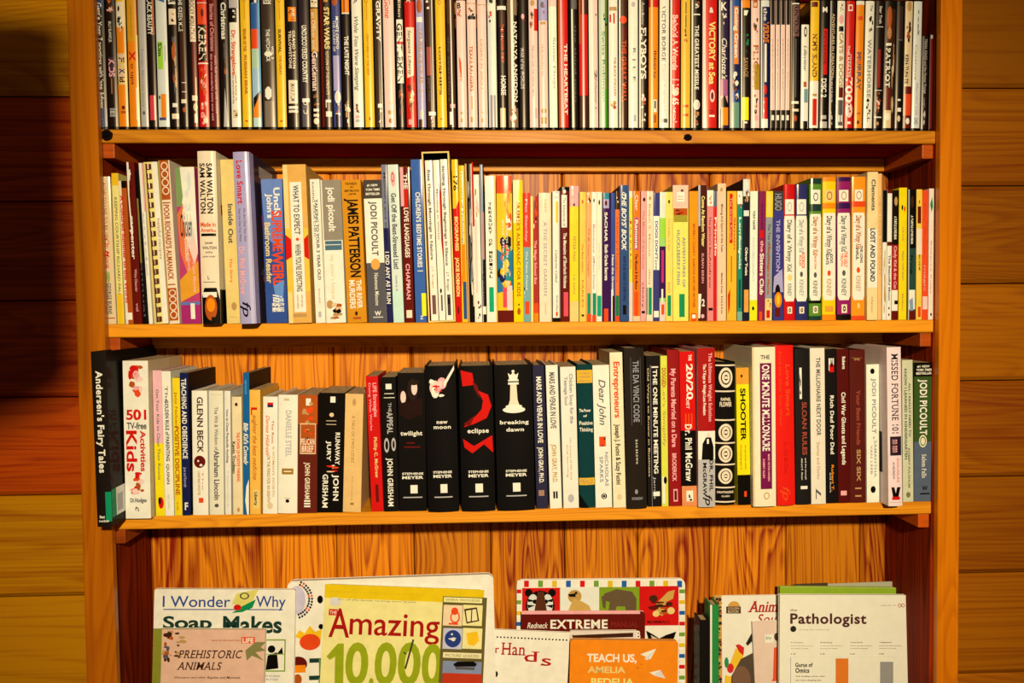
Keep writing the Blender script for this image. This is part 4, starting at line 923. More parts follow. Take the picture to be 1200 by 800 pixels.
row(3, r'''
114 131.4 107.8 121.6 412;#1a120c;tall black fairy tale;T .11 .69 .3 .72 w ~Andersen's Fairy Tales|r .8 .97 .62 1 #0c9058|H .935 .95 .2 .55 w Best|H .96 .972 .15 .8 w Loved Books;kind=hc yf=-58 depth=.185 side=#140e0a bulge=1;>r .79 .95 0 .25 w|r .79 .95 0 .08 #0c9058|r .83 .93 .1 .2 s
147.4 176.8 143 173.6 423;w;white 501 activities;p .02 .24 .15 .85 OxrpA 16|H .31 .37 .1 .9 r 501|o .305 .375 .38 .62 x|H .39 .43 .12 .9 S TV-free|T .44 .7 .1 .5 r Kids|T .44 .7 .65 .85 r Activities|p .7 .86 .15 .85 OxrpA 16|H .87 .895 .2 .85 S Di Hodges|i .925 .955 .4 .6 k c;yf=-14 depth=.14 side=#e0b880 kind=pb;>p .0 .3 .3 1 m 8|r 0 1 0 .6 #e8c890
183 193.4 179 188.6 434;#f8b8b0;pink-to-yellow cleaning;g #ffe010 0,.5 1,.5 1,1 0,1|t .13 .75 .35 .65 S Get Your Kids to Clean Their Rooms|e .87 .95 .3 .9 r|e .87 .92 .3 .6 k
193.6 204 189.2 199.6 435;w;white parenting rule;t .1 .22 .35 .65 S The|T .2 .62 .3 .68 n ~GOLDEN RULE of PARENTING|T .64 .78 .3 .6 S ~QUINN|t .85 .95 .35 .6 s
205 213.6 202.4 209.8 443;#ffd81c;yellow orange-shouting;t .1 .35 .3 .65 O Jane Nelsen|T .35 .85 .2 .75 O POSITIVE DISCIPLINE|t .9 .96 .3 .6 O
214 223.6 210 220.4 437;#141c48;navy obedience;T .04 .6 .2 .75 w ~TEACHING AND OBEDIENCE|t .66 .8 .25 .6 l Jane and Kamrath|H .91 .96 .3 .7 w F;side=#20140c depth=.13;>r .1 .3 .1 .9 #302018
226.2 244 224.4 242.4 458;w;white red-starred;T .05 .5 .35 .72 #503830 GLENN BECK|e .52 .62 .1 .85 m|p .53 .61 .3 .7 w 3|t .64 .8 .62 .72 t The|T .64 .84 .35 .5 t ~CHRISTMAS SWEATER|r .86 .9 .4 .7 x;kind=hc bulge=1.2 depth=.12
245.8 262.4 244.4 261.2 458;#f4e4b8;ivory wisdom;t .13 .48 .4 .65 S The Wit & Wisdom of|T .48 .88 .35 .7 S Abraham Lincoln|e .91 .94 .35 .65 S|r .03 .032 .1 .9 t;kind=hc bulge=1 depth=.12
264 271 263 269.6 458;#f8e8c4;narrow ivory handling;T .15 .58 .3 .65 S How to Cheat Practically Anything|t .65 .95 .4 .6 s Hallmark
273.4 284.6 272.4 282.2 465;#f8dca0;buff orange-titled;e .05 .08 .3 .6 d|T .38 .65 .0 .3 k Kevin Trudeau|T .3 .72 .45 .75 x THE POWER OF POSITIVE THINKING|e .94 .98 .4 .7 t
285.4 292.4 285 291.6 437;#186090;blue white-brushed comedy;t .05 .15 .3 .7 #60b0c8 cartoons|J .35 .65 .1 .8 w Billy Kid's Comedy|g w .5,.8 .9,.75 .9,1 .6,1 .3,.9;side=#181410 yf=-2 depth=.13
293 305.4 293.4 303.8 457;#ffbc48;golden laughter;T .14 .2 .15 .7 r L|i .2 .72 .3 .7 O aughter the best medicine|r .8 .95 .35 .85 C|T .82 .93 .45 .7 k Liberty;yf=-2
308 325 308.6 325 465;w;cream flag-topped;r .05 .07 .3 .7 r|r .07 .09 .3 .7 n|i .16 .5 .2 .45 x Denise Hildreth|t .2 .4 .6 .75 O The Rest|T .5 .9 .3 .5 t OR THE PERKS FOR AN EIGHTH|t .42 .85 .65 .8 t A WOMAN'S WORTH|e .9 .96 .3 .7 a;kind=hc bulge=1 depth=.12
325.6 348 326 349 463;#fff0c8;wide cream gold-banded;t .03 .05 .3 .7 t a novel|T .13 .52 .4 .68 s ~DANIELLE STEEL|r .62 .67 .2 .8 #a87828|r .64 .65 .3 .7 c|e .88 .91 .4 .6 k|r .87 .875 .35 .65 t;kind=hc bulge=1.5 depth=.12
348.8 371.4 349.4 372.4 463;#682010;brown legal-brief;r 0 .25 0 1 O|p .02 .3 .1 .9 xOt 12|r .03 .09 .4 .65 w|r .24 .5 .1 .92 a|r .25 .49 .14 .88 O|p .26 .4 .2 .8 kxt 8|H .37 .42 .15 .85 c ~PELICAN|H .43 .48 .2 .8 c ~BRIEF|T .57 .88 .38 .62 c ~JOHN ~GRISHAM|T .89 .95 .35 .65 w III
372 401.4 374.2 403.4 461;k;black verdict;r .03 .08 .45 .65 w|e .165 .2 .42 .6 a|r .23 .235 .3 .7 a|r .26 .265 .3 .7 a|T .33 .6 .68 .85 w ~RUNAWAY|T .4 .57 .35 .5 w ~JURY|p .6 .67 .2 .9 rwxa 9|T .68 .9 .62 .82 w ~JOHN|T .68 .96 .2 .4 w ~GRISHAM;
401.8 422.8 403.8 427 462;#f4c070;tan leather-look;e .04 .1 .4 .6 t|t .18 .58 .4 .55 #a87c3c ~A TALE OF TWO CITIES|t .7 .9 .45 .53 #c09048 Dickens|r .92 .94 .4 .6 #a87c3c;
435.6 449.6 427.8 443.4 441;#dc1410;red life-strategy;T .05 .3 .55 .85 p ~LIFE Strategies|t .05 .4 .2 .38 p Doing What Works|T .45 .75 .45 .7 C ~Phillip C. McGraw|r .8 .93 .4 .65 m;yf=2
450.4 467.4 446.2 464 442;#100c0a;black twin-snake;r .05 .09 .3 .7 w|r .12 .125 .2 .85 w|r .15 .155 .15 .9 w|t .19 .26 .45 .65 s THE|T .26 .42 .35 .72 s ~APPEAL|e .45 .56 .1 .45 s|e .47 .54 .18 .38 #100c0a|e .45 .55 .6 .9 s|e .47 .53 .68 .82 #100c0a|T .6 .96 .3 .65 w ~JOHN ~GRISHAM;
468.2 500 466.4 497 437;#0c0908;thick black couple-pictured;e .04 .2 .35 .75 #281810|e .06 .16 .5 .72 A|e .05 .09 .42 .78 #281810|e .12 .24 .02 .35 #28140c|e .13 .22 .1 .3 A|g #240c08 .05,.22 .9,.18 .9,.3 .4,.34 .05,.3|H .42 .45 .08 .88 w ~twilight|r .5 .51 .3 .6 m|r .53 .54 .2 .8 m|H .72 .735 .12 .9 w STEPHENIE|H .745 .765 .12 .9 w MEYER|r .81 .87 .42 .68 w|r .895 .903 .15 .85 s
501.8 538 496.6 534.2 429;#0a0808;thick black flower-pictured;e .1 .2 .15 .5 A|e .08 .16 .4 .7 p|e .14 .22 .2 .45 w|e .12 .18 .35 .5 r|g w .6,.12 .95,.0 .95,.03 .62,.15|p .08 .22 .12 .65 wprA 12|H .37 .395 .35 .7 w ~new|H .405 .43 .25 .8 w ~moon|H .72 .735 .2 .8 w STEPHENIE|H .745 .765 .2 .8 w MEYER|r .81 .87 .42 .64 w|r .895 .903 .22 .8 s;kind=hc bulge=3 depth=.15 yf=-8
541.4 580.6 537.4 577 429;#0a0808;thick black ribbon-pictured;g r .05,.03 .4,.05 .45,.13 .1,.14|g #780c06 .4,.1 .55,.14 .6,.22 .45,.16|g r .55,.17 .85,.2 .95,.28 .8,.36 .4,.4 .1,.42 .45,.35 .65,.3 .7,.24|g #780c06 .1,.4 .45,.34 .3,.41|g r .08,.5 .4,.55 .95,.48 .97,.6 .7,.54 .35,.6 .12,.56|H .43 .46 .22 .85 w ~eclipse|H .72 .735 .22 .82 w STEPHENIE|H .745 .765 .22 .82 w MEYER|r .81 .87 .42 .64 w|r .895 .903 .22 .8 s;kind=hc bulge=3 depth=.15 yf=-8
583.4 627.2 579.6 622.4 428;#0a0808;thickest black chess-pictured;g w .36,.055 .43,.07 .5,.05 .57,.07 .64,.055 .6,.105 .4,.105|e .035 .055 .46 .54 w|r .1 .112 .36 .64 w|r .12 .135 .36 .64 w|g c .42,.135 .58,.135 .6,.24 .66,.29 .34,.29 .4,.24|e .27 .3 .28 .72 w|e .285 .33 .2 .8 w|H .38 .405 .12 .88 w ~breaking|H .43 .455 .28 .75 w ~dawn|H .72 .735 .24 .8 w STEPHENIE|H .745 .765 .24 .8 w MEYER|r .81 .87 .42 .62 w|r .895 .903 .24 .78 s;kind=hc bulge=3 depth=.15 yf=-8
629.2 642.4 623 638.4 428;#2c283c;slate planets-in-love;T .08 .54 .3 .72 w MARS AND VENUS IN LOVE|T .57 .82 .3 .68 w JOHN GRAY, PH.D.|r .87 .91 .2 .7 #b08060;kind=hc bulge=1 depth=.13
644.8 658.6 639.2 653.6 428;w;cream planets-in-love;T .05 .44 .28 .72 S MARS AND VENUS IN LOVE|T .55 .82 .3 .68 t JOHN GRAY, PH.D.|r .88 .93 .3 .45 k|r .88 .93 .52 .67 k;kind=hc bulge=1 depth=.13
660.6 678.4 656.2 674.4 430;#ffecc8;ivory teenage-soul;T .05 .4 .58 .8 h Chicken Soup for the|T .07 .27 .25 .45 h Teenage Soul|t .5 .8 .5 .62 t 101 stories of life, love|t .55 .78 .3 .4 t and learning|e .9 .96 .3 .7 s
679.6 697.4 675 694.6 427;#0f3c38;teal gold-banded antique;r .04 .13 0 1 #f0b830|H .055 .07 .15 .85 t WORLD'S|H .08 .095 .15 .85 t WISDOM|H .11 .12 .15 .85 t SERIES|H .31 .33 .1 .85 w The Power|H .35 .365 .35 .6 w of|H .395 .42 .1 .95 w ~Positive|H .44 .465 .1 .95 w ~Thinking|r .79 .84 0 1 #f0b830|H .8 .83 .1 .9 t PEALE|g #060c0a 0,.9 .6,1 0,1;kind=mat depth=.13 bulge=2
698.2 717.4 694.6 713.4 428;w;pinkish-white letter novel;i .1 .42 .35 .75 S Dear John|r .5 .57 .3 .7 x|p .5 .57 .3 .75 Od 4|T .61 .85 .62 .82 h ~NICHOLAS|T .64 .82 .3 .5 h ~SPARKS|e .9 .94 .35 .7 k|o .905 .935 .42 .62 w;depth=.13
719 733.6 713.8 729.6 413;#ffe8b0;cream red Entrepreneurs;T .06 .42 .3 .75 x Entrepreneurs|T .46 .85 .3 .65 k Joseph J. Fucini & Suzy Fucini|e .91 .95 .3 .7 a;yf=-3
735.2 758.4 731 755.2 408;#241a12;dark brown cipher;T .08 .46 .42 .7 h ~THE DA VINCI CODE|r .06 .48 .3 .33 S|r .06 .48 .78 .8 S|t .57 .72 .48 .58 w D A N  B R O W N|e .88 .91 .4 .55 h|H .93 .945 .25 .8 h DOUBLEDAY;kind=hc depth=.15 yf=-10 bulge=2
759.6 775 756.6 773 417;#181210;black minute-meeting;t .08 .8 .08 .2 a Old Ways to Know in Business|r .06 1 .3 .33 h|T .09 .78 .5 .8 w THE ONE MINUTE MEETING|t .8 .95 .45 .6 s James|r .07 .08 .4 .9 w|r .9 .93 .4 .9 w
775.8 783.4 773.4 782 417;#e8e048;lime-yellow soft;T .08 .2 .2 .8 O DOGGED|t .2 .6 .3 .7 t Let's Simplify|r .8 .98 .1 .5 w|e .8 .85 .3 .8 k
784.6 798.6 781.6 795.8 410;#9c1414;dark red dare-titled;T .12 .62 .3 .68 p My Parents Married on a Dare|T .66 .84 .3 .62 p BRODERICK|r .89 .97 .35 .7 p|r .9 .96 .42 .63 m;kind=hc depth=.14 bulge=1.2
799.4 817 796.6 813.4 412;#e0100c;red-over-black diet;T .02 .06 .6 .8 w THE|T .08 .31 .45 .85 w 20/20|t .3 .37 .4 .6 w DIET|r .4 .5 .3 .4 x|r .4 .5 .5 .6 x|r .4 .5 .7 .8 x|r .51 1 0 1 k|T .47 .84 .3 .72 w ~Dr. Phil McGraw|r .87 1 0 1 #f09050|r .9 .97 .3 .75 w|p .9 .97 .3 .75 dk 4;
818.4 838.4 815.4 840 408;s;portrait-spined weight solution;r 0 .52 0 1 #b01410|T .03 .46 .62 .82 p ~The Ultimate Weight Solution|T .1 .42 .3 .46 w The 7 Keys to Weight Loss Freedom|r .52 .7 0 1 w|e .53 .57 .5 .68 A|g k .2,.7 .25,.6 .45,.56 .75,.56 .9,.62 .9,.7|r .57 .6 .5 .62 w|T .7 .9 .66 .86 k ~DR. PHIL|T .72 .93 .28 .48 k ~McGRAW|i .92 .99 .4 .8 k fp;kind=hc depth=.15 yf=-9 bulge=1.5 side=p
838.9 862.4 840.4 862.2 424;#14100c;black gilt-framed classic;r .02 .03 0 1 c|o .04 .18 .15 .85 c|e .07 .15 .3 .7 c|e .09 .13 .4 .6 k|r .2 .21 0 1 c|H .25 .27 .25 .75 c RAFAEL|H .28 .31 .2 .8 c FLOWER|r .4 .41 0 1 c|o .43 .55 .15 .85 c|e .45 .53 .3 .7 c|e .47 .51 .4 .6 k|r .56 .57 0 1 c|o .58 .7 .15 .85 c|e .6 .68 .3 .7 c|e .62 .66 .4 .6 k|r .71 .72 0 1 c|o .74 .85 .15 .85 c|e .76 .83 .3 .7 c|e .78 .81 .4 .6 k|r .87 .88 0 1 c|H .9 .915 .1 .9 c HAWTHORNE|H .93 .94 .3 .7 c CLASSIC|r .97 .98 0 1 c;kind=mat depth=.14 bulge=5
864 880.6 862.2 877.6 431;#f8e010;yellow-and-black shooter;r 0 .12 0 1 #f0a030|r .05 .07 .35 .5 d|T .15 .53 .32 .7 k SHOOTER|t .56 .74 .25 .38 O the autobiography of|t .56 .74 .6 .72 O the top-ranked marine|r .78 1 0 1 k|r .9 .94 .5 .7 x;
882.2 910 881 908.4 407;#ffe8b4;wide cream plum-boxed millionaire;H .05 .075 .35 .75 S THE|r .1 .89 .32 .82 #7c1444|T .11 .65 .42 .72 w ONE MINUTE MILLIONAIRE|T .67 .84 .64 .72 p MARK VICTOR HANSEN|T .7 .82 .42 .5 p ROBERT ALLEN|o .91 .955 .45 .7 t|r 0 1 0 .08 a;kind=hc depth=.15 yf=-13 bulge=2
911.2 932.4 908.6 929.4 405;#f01c10;bright red embossed;T .12 .44 .55 .78 x ~Love Smart|t .04 .5 .2 .32 x Find the One You Want|t .6 .8 .4 .6 #d01008 ~Dr. Phil McGraw|i .88 .97 .3 .7 x fp;kind=hc depth=.15 yf=-9 bulge=2
933.4 950.8 930.4 949.4 409;#1c1814;black rust-lettered rules;r .12 .32 .3 .45 w|p .12 .32 .3 .45 k 6|T .34 .68 .45 .75 #a84830 SLOAN RULES|t .7 .84 .35 .45 w Alfred P. Sloan|t .7 .84 .6 .7 w and the triumph|r .88 .9 .3 .75 w;kind=hc depth=.14 yf=-5 bulge=1.5
951.2 968 949.6 966.2 408;#f8e4bc;worn cream next-door;T .06 .56 .4 .68 S ~THE MILLIONAIRE NEXT DOOR|t .6 .84 .4 .6 t Stanley and Danko|i .9 .97 .3 .65 S L;kind=hc depth=.14 yf=-4 bulge=1
968.6 982.2 966.8 980.6 409;#140e0c;black dad-titled;r .06 .14 .3 .75 w|r .1 .15 .35 .75 r|T .05 .12 .45 .65 k 3|T .3 .68 .4 .7 w ~Rich Dad Poor Dad|T .75 .92 .45 .65 o Robert T.|t .8 .93 .3 .4 w and more
982.6 996.4 981 993.8 409;#580c08;dark maroon ghost-legend;T .05 .13 .45 .7 w Roberts|T .28 .75 .35 .68 w ~Civil War Ghosts and Legends|r .92 .95 .2 .7 p;depth=.13
996.8 1014.8 994.4 1015 410;#5c1810;plain brown-maroon;i .05 .07 .3 .8 t Just|T .26 .62 .42 .66 #a04830 Your Best Friends|T .65 .86 .42 .66 t SIX SIX|r .9 .91 .3 .7 t|r .95 .96 .3 .7 t;kind=hc bulge=1 depth=.14
1016 1031.6 1015.2 1031.2 427;#fff4dc;white bird-topped;e .03 .07 .3 .65 k|T .1 .5 .45 .75 h ~JODI PICOULT|e .52 .54 .5 .65 s|t .55 .82 .6 .78 h ~SAMANTHA|t .58 .8 .3 .45 h ~VAN LEER|e .88 .93 .3 .7 k;
1040.6 1058 1038.6 1055.8 407;#ffdcc8;tall pink-cream fortune;t .04 .54 .3 .75 k ~MISSED FORTUNE 101|r .56 .68 .15 .95 #2c1c28|t .58 .66 .3 .8 p|t .7 .85 .6 .75 x DOUGLAS|t .72 .83 .3 .45 S ANDREW|g k .2,.88 .4,.88 .5,.92 .6,.88 .85,.88 .7,.94 .3,.94|r .94 .96 .25 .8 r|r .975 .977 .1 .9 t;kind=hc depth=.165 yf=-26 bulge=1.5 side=#ffd8b8;r .54 .8 0 .9 #241820|t .56 .78 .2 .4 w RULES|t .1 .45 .2 .4 a fortune
1058.4 1070.6 1056.2 1070.4 422;#dcd4a0;olive-cream kindergarten;T .06 .7 .2 .42 S KNOW I LEARNED IN KINDERGARTEN|T .16 .54 .6 .78 S ALL I REALLY NEED TO|T .62 .9 .5 .68 #84784c ROBERT FULGHUM|e .93 .97 .3 .7 #84784c;depth=.13
1071.2 1093.6 1070.8 1094.4 425;#3c5420;green-over-grey crested;r 0 .1 0 1 k|H .02 .035 .15 .8 w #1 NEW|H .045 .06 .1 .9 w YORK TIMES|H .07 .085 .1 .9 w BESTSELLER|r .57 1 0 1 #5c646c|T .12 .52 .3 .65 w ~JODI PICOULT|e .52 .61 .25 .65 c|o .53 .6 .3 .6 g|t .66 .83 .4 .62 w ~Salem Falls|H .89 .92 .4 .7 k W|r .94 .95 .3 .8 k;yf=2
''', None, noun='book', cat='book', group='books on the third shelf', kind='pb', depth=.115, name='book')
# ---------------------------------------------------------------- books and magazines shown face out in the bottom bay
FLOOR4 = -0.425
def face_out(name, tl, tr, Y, thick, a, base, items, label, cat, name_pages='page_block', kind='pb', corner=0.0, roll=0, pages=M_PAGE, group='face-out books in the bottom bay', edge='w'):
    p0, p1 = unp(*tl, Y), unp(*tr, Y)
    U = (p1 - p0).normalized()
    W = (p1 - p0).length
    a = math.radians(a)
    up = Vector((0, math.sin(a), math.cos(a)))
    up = (up - U * up.dot(U)).normalized()
    N = up.cross(U) * -1
    N = U.cross(up); 
    if N.y < 0: N = -N
    # length down to the shelf, standing on the lower corner
    lowest = min(p0.z, p1.z)
    H = (lowest - FLOOR4 - .0006) / up.z
    org = (p0 + p1) / 2 - up * H
    zmin = min((org + U * s * W / 2).z for s in (-1, 1))
    H -= max(0, FLOOR4 + .0006 - zmin) / up.z
    org = (p0 + p1) / 2 - up * H
    root = empty(name)
    root.matrix_world = Matrix((U, N, up)).transposed().to_4x4()
    root.matrix_world.translation = org
    M = Matrix((U, N, up)).transposed().to_4x4(); M.translation = org
    root.matrix_world = M
    tag(root, label, cat, group)
    wpx = math.hypot(tr[0] - tl[0], tr[1] - tl[1])
    spx = W / wpx
    dx, dy = (tr[0] - tl[0]) / wpx, (tr[1] - tl[1]) / wpx
    def pix(x, y):
        ex, ey = x - tl[0], y - tl[1]
        return ((ex * dx + ey * dy) / wpx, (-ex * dy + ey * dx) * spx / H)
    def pt(u, v, off): return (-W / 2 + u * W, -off, H * (1 - v))
    t = {'pb': .0005, 'hc': .0024, 'mag': .0003, 'board': .0018}[kind]
    mat = {'pb': M_PB, 'hc': M_HC, 'mag': M_SHEET, 'board': M_HC}[kind]
    # outline with rounded fore corners
    def outline(ins):
        P = []
        w2, h2 = W / 2 - ins, H - ins
        r = max(corner - ins, .0001)
        for cx, cz, a0 in ((w2 - r, h2 - r, 0), (-w2 + r, h2 - r, 90), (-w2 + r, ins + r, 180), (w2 - r, ins + r, 270)):
            for j in range(6):
                q = math.radians(a0 + 18 * j)
                P.append((cx + r * math.cos(q), cz + r * math.sin(q)))
        return P
    def slab(mb, y0, y1, ins, c):
        P = outline(ins)
        mb.poly([(x, y0, z) for x, z in P][::-1], c); mb.poly([(x, y1, z) for x, z in P], c)
        for j in range(len(P)):
            (x0, z0), (x1, z1) = P[j], P[(j + 1) % len(P)]
            mb.quad((x0, y0, z0), (x1, y0, z1), (x1, y1, z1), (x0, y1, z0), c)
    c = colr(base)
    f = MB(); slab(f, 0, t, 0, c)
    o = f.build('front_cover', mat, root)
    b = MB(); slab(b, thick - t, thick, 0, colr(edge)); b.build('back_cover', mat, root)
    g = MB(); slab(g, t * 1.02, thick - t * 1.02, .0006 if kind != 'hc' else .003, (1, 1, 1)); g.build('page_block', pages, root)
    art, let = decals(items, pt, 1, random.Random(len(items)), pix)
    if art.v: art.build('cover_print', mat, root)
    if let.v: let.build('cover_lettering', mat, root)
    return root

M_SHEET = paint('magazine_paper', .5, coat=.25, wear=.05)
M_WHITEPAGE = paper('white_page_edges', 'fff0dc', 'd8b890')
TILT = 4
import math as _m
DOTS = '|'.join('e %.1f %.1f %.1f %.1f %s' % (344 + r * _m.cos(_m.radians(a)) - 1.3, 344 + r * _m.cos(_m.radians(a)) + 1.3, 702 + r * _m.sin(_m.radians(a)) - 1.3, 702 + r * _m.sin(_m.radians(a)) + 1.3, 'kxnkn'[i % 5]) for r in (18.5, 22) for i, a in enumerate(range(-66, 76, 9)))
# left group, back to front
face_out('activity_book', (336.5, 681), (578, 672.5), .087, .0135, TILT, 'w',
 DOTS + '|e 338 359 686 718 #d8c8d0|g y 347,745 352,737 358,741 364,732 370,739 378,736 377,748 376,756|e 352 377 742 760 x|r 364 394 770 774 G|r 375 384 770 790 #6c8c50|r 364 394 790 794 G|r 375 384 793 812 #6c8c50|e 340 362 768 785 m|r 342 360 778 786 o|e 372 379 697 706 k|e 374 380 730 736 k|e 346 356 788 800 O',
 'big white activity book behind the yellow trivia book, thick rounded page edges showing', 'book', corner=.010, pages=M_WHITEPAGE)
face_out('picture_book', (181, 690), (346.5, 690.5), .072, .007, TILT, 'w',
 'h 191 270 698 711 #38508c I Wonder|h 300 335 698 711 #38508c Why|r 192 332 713.2 714.8 #38508c|g #ecd868 277,695 303,690 292,713 272,707|g g 272,718 284,710 300,702 296,712 284,717|e 274 283 708 715 r|o 281 292 694 702 G|H 192 249 722 736 G Soap|H 262 331 722 741 G Makes|g #88a030 312,749 336,749 336,787 312,787|r 313.5 334.5 750.5 785.5 w|e 315 324 756 765 k|g k 315,768 326,764 328,783 313,785|g k 326,766 332,758 333,766|r 313 336 766 767 #88a030|t 311 311.5 789 790 k .|h 310 330 790 793 h Why are people|h 310 328 794 797 h made of soap?',
 'white picture book with handwritten blue title, half hidden by a peach animal book', 'book', corner=.003)
face_out('paperback_book', (187, 737), (311, 737.5), .056, .008, TILT, '#f0bc94',
 'r 180 189.5 736 850 #908c28|p 190 204 738 758 dOtd 12|p 204 220 740 760 dttO 7|p 190 203 756 778 dOSt 12|p 202 216 758 776 dt 6|g #8c8448 288,762 300,752 312,752 306,758 312,762 300,764 310,774 296,768 290,774|r 283 299 746 753.5 x|H 284.5 297.5 747.3 752.6 w LIFE|h 248 282 748.5 751 O based on the book from|j 209 285 761.5 771 d ~PREHISTORIC|j 208 261 775.5 784.5 d ~ANIMALS|j 206 243 792 794.5 d Dinosaurs and other|j 244 283 792 795 d Reptiles and Mammals',
 'peach paperback about ancient animals with olive spine strip, frontmost at left', 'book')
face_out('trivia_book', (381, 685.5), (567, 692.5), .071, .0125, TILT, '#fce88c',
 'r 381 567 684 707 #f4c810|j 386 496 692.5 697 #7c7820 A fantastic compendium of trivia questions|j 396 488 701 706 #7c7820 for all the family racking their brains|e 386 400 699 710 #e8dcc0|r 386 396 713 720.5 r|h 387 395 714.8 719 w THE|h 387 410 712 746 #b01410 A|h 411 515 715 746 #b01410 mazing|g #a0a814 384,768 397,753 404,753 404,800 394,800 394,768 388,772|H 407 432 753 800 #a0a814 0|e 434 439 793 802 #a0a814|H 441 465 753 800 #a0a814 0|H 468 493 753 800 #a0a814 0|H 496 519 755 802 #a0a814 0|e 500 512 797 808 s|g #3c4018 484,748 486,749 477,783 475,782|g #184828 474,762 478,766 474,765|r 519 566 698 830 #6c5c28|r 520 565 699 706.5 #fcec98|h 522 562 700.5 704.5 #908038 GENERAL KNOWLEDGE|r 520 541.5 708 733 #fcd8a0|r 543 565 708 733 #fce890|r 520 541.5 735 760 #d0c8d8|r 543 565 735 760 #fce890|e 529 537 711 720 x|o 528 539 715 730 x|r 526 537 729 731.5 x|g d 544,713 559,711 562,727 547,730|g #fce8a0 546,715 558,713 560,726 548,728|r 552.5 553.2 713 728 d|e 522 540.5 737 758 #283c78|p 524 536 739 756 Hw 5|g y 547,741 560,739 562,750 556,756 549,754|r 520 565 763 771 #fce8a8|h 523 562 765 769.5 #908038 PICTURE QUIZZES|r 520 565 773 790 #8890a0|g k 532,777 537,774 556,774 560,777 558,780 534,780|r 535 557 780 784 S|r 520 565 787 812 #c83818',
 'yellow and green trivia quiz book with large red title, in front of white activity book', 'book', kind='pb', corner=.006)
# middle group
ST = []
cs = 'bwryWgw'
sq = ['#2060a0', 'w', '#e01818', 'w', '#78a030', 'w', '#f0c020', 'w']
for i in range(24):
    x = 606 + i * 8.15
    ST.append('r %.1f %.1f 680 687.5 %s' % (x, x + 5.6, sq[(i * 1 + 1) % 8]))
for i in range(18):
    y = 690 + i * 6.2
    ST.append('r 796 802.5 %.1f %.1f %s' % (y, y + 4.4, sq[(i + 4) % 8])); ST.append('r 605.8 611 %.1f %.1f %s' % (y, y + 4.4, sq[(i + 2) % 8]))
face_out('board_book', (605.5, 679), (802.8, 677.5), .1295, .007, TILT, 'w', '|'.join(ST) +
 '|r 612 656 688 736 #dc1810|r 656 702 687 736 #f4ecdc|r 702 749 687 736 #88a01c|r 749 795 686 731 #dc1410|e 615 624 689 698 k|e 642 651 689 698 k|e 616 650 691 726 k|e 618 631 695 718 H|e 635 648 695 718 H|g k 618,700 628,703 619,704|g k 618,707 627,708 619,711|g k 648,700 638,703 647,704|g k 648,707 639,708 647,711|e 624 630 701 706 k|e 636 642 701 706 k|g #5c2c14 630,692 637,692 641,716 626,716|e 665 681 690 705 #c89848|g #d8a850 672,700 681,703 690,708 694,718 664,718 668,708|g k 665,695 674,694 674,698 667,698|e 673 676 692 695 k|g #6c5434 708,694 722,689 740,692 745,700 745,718 734,718 732,709 722,709 720,718 712,718 714,704 708,702 706,709 705,700|g #6c5434 704,698 710,694 709,712 706,710|g #d8a448 772,702 782,692 790,690 788,700 780,704 776,720 768,718 768,706|e 760 770 696 704 d|p 754 792 702 722 mdO 8|e 764 772 714 721 C|e 781 790 710 718 C|h 758 784 725 728.5 m MAMMALS|g k 757,737 766,742 772,746 780,742 792,738 788,749 760,748|g #d8c8a0 762,742 770,746 764,747',
 'square board book with striped border and animal pictures, rearmost in middle', 'book', kind='board', corner=.010)
face_out('paperback_book', (611, 717), (756, 716.5), .110, .008, TILT, 'm',
 'r 611 750 716 719 p|i 618 618.5 725 726 m .|j 618 642 729 735.5 w Redneck|H 645 712 726 735.5 w ~EXTREME|h 716 748 728 734 #8c2418 MANUAL',
 'dark red book with white EXTREME lettering, in front of the board book', 'book', kind='pb', corner=.005, edge='p')
face_out('magazine', (668, 739), (747, 738.5), .1020, .005, TILT, '#f0d8b8', 'g d 670,744 742,741 742,746 672,748|H 746 750.5 739 748 w B',
 'thin pale booklet whose top edge shows between dark red and orange books', 'book', corner=.003)
face_out('paperback_book', (572, 737), (668, 741), .0962, .005, TILT, 'w',
 '|'.join('e %.1f %.1f %.1f %.1f k' % (582 + i * 4.05, 584 + i * 4.05, 745 + i * .17, 747 + i * .17) for i in range(21)) +
 '|h 580 585 755 764 #c01c18 ~r|h 588 616 752 767 #c01c18 ~Han|h 615 632 762 774.5 #c01c18 ~d|h 634 646 766 779 #c01c18 ~s|p 586 610 790 812 dO 8|e 580 584 785 792 k',
 'white book with dotted line and curved red Hands title', 'book')
face_out('childrens_book', (668.5, 749), (795, 750.5), .080, .009, TILT, '#ff8c14',
 'H 688 746 765.5 775 w TEACH US,|H 689 733 780 787.5 C AMELIA|H 693 743 793.5 802 Y BEDELIA|g w 750,766 769,759.5 762,772 757,769|g #e8dcc8 755,771 769,759.5 759,773|g w 761,787 774,784 780,794 768,791|g #e8dcc8 774,784 780,794 765,790|r 751 753 777 778 #c85c10|r 746 749 781 782 #c85c10',
 'orange children\'s book with white paper planes, frontmost in the middle', 'book', corner=.006, edge='o')
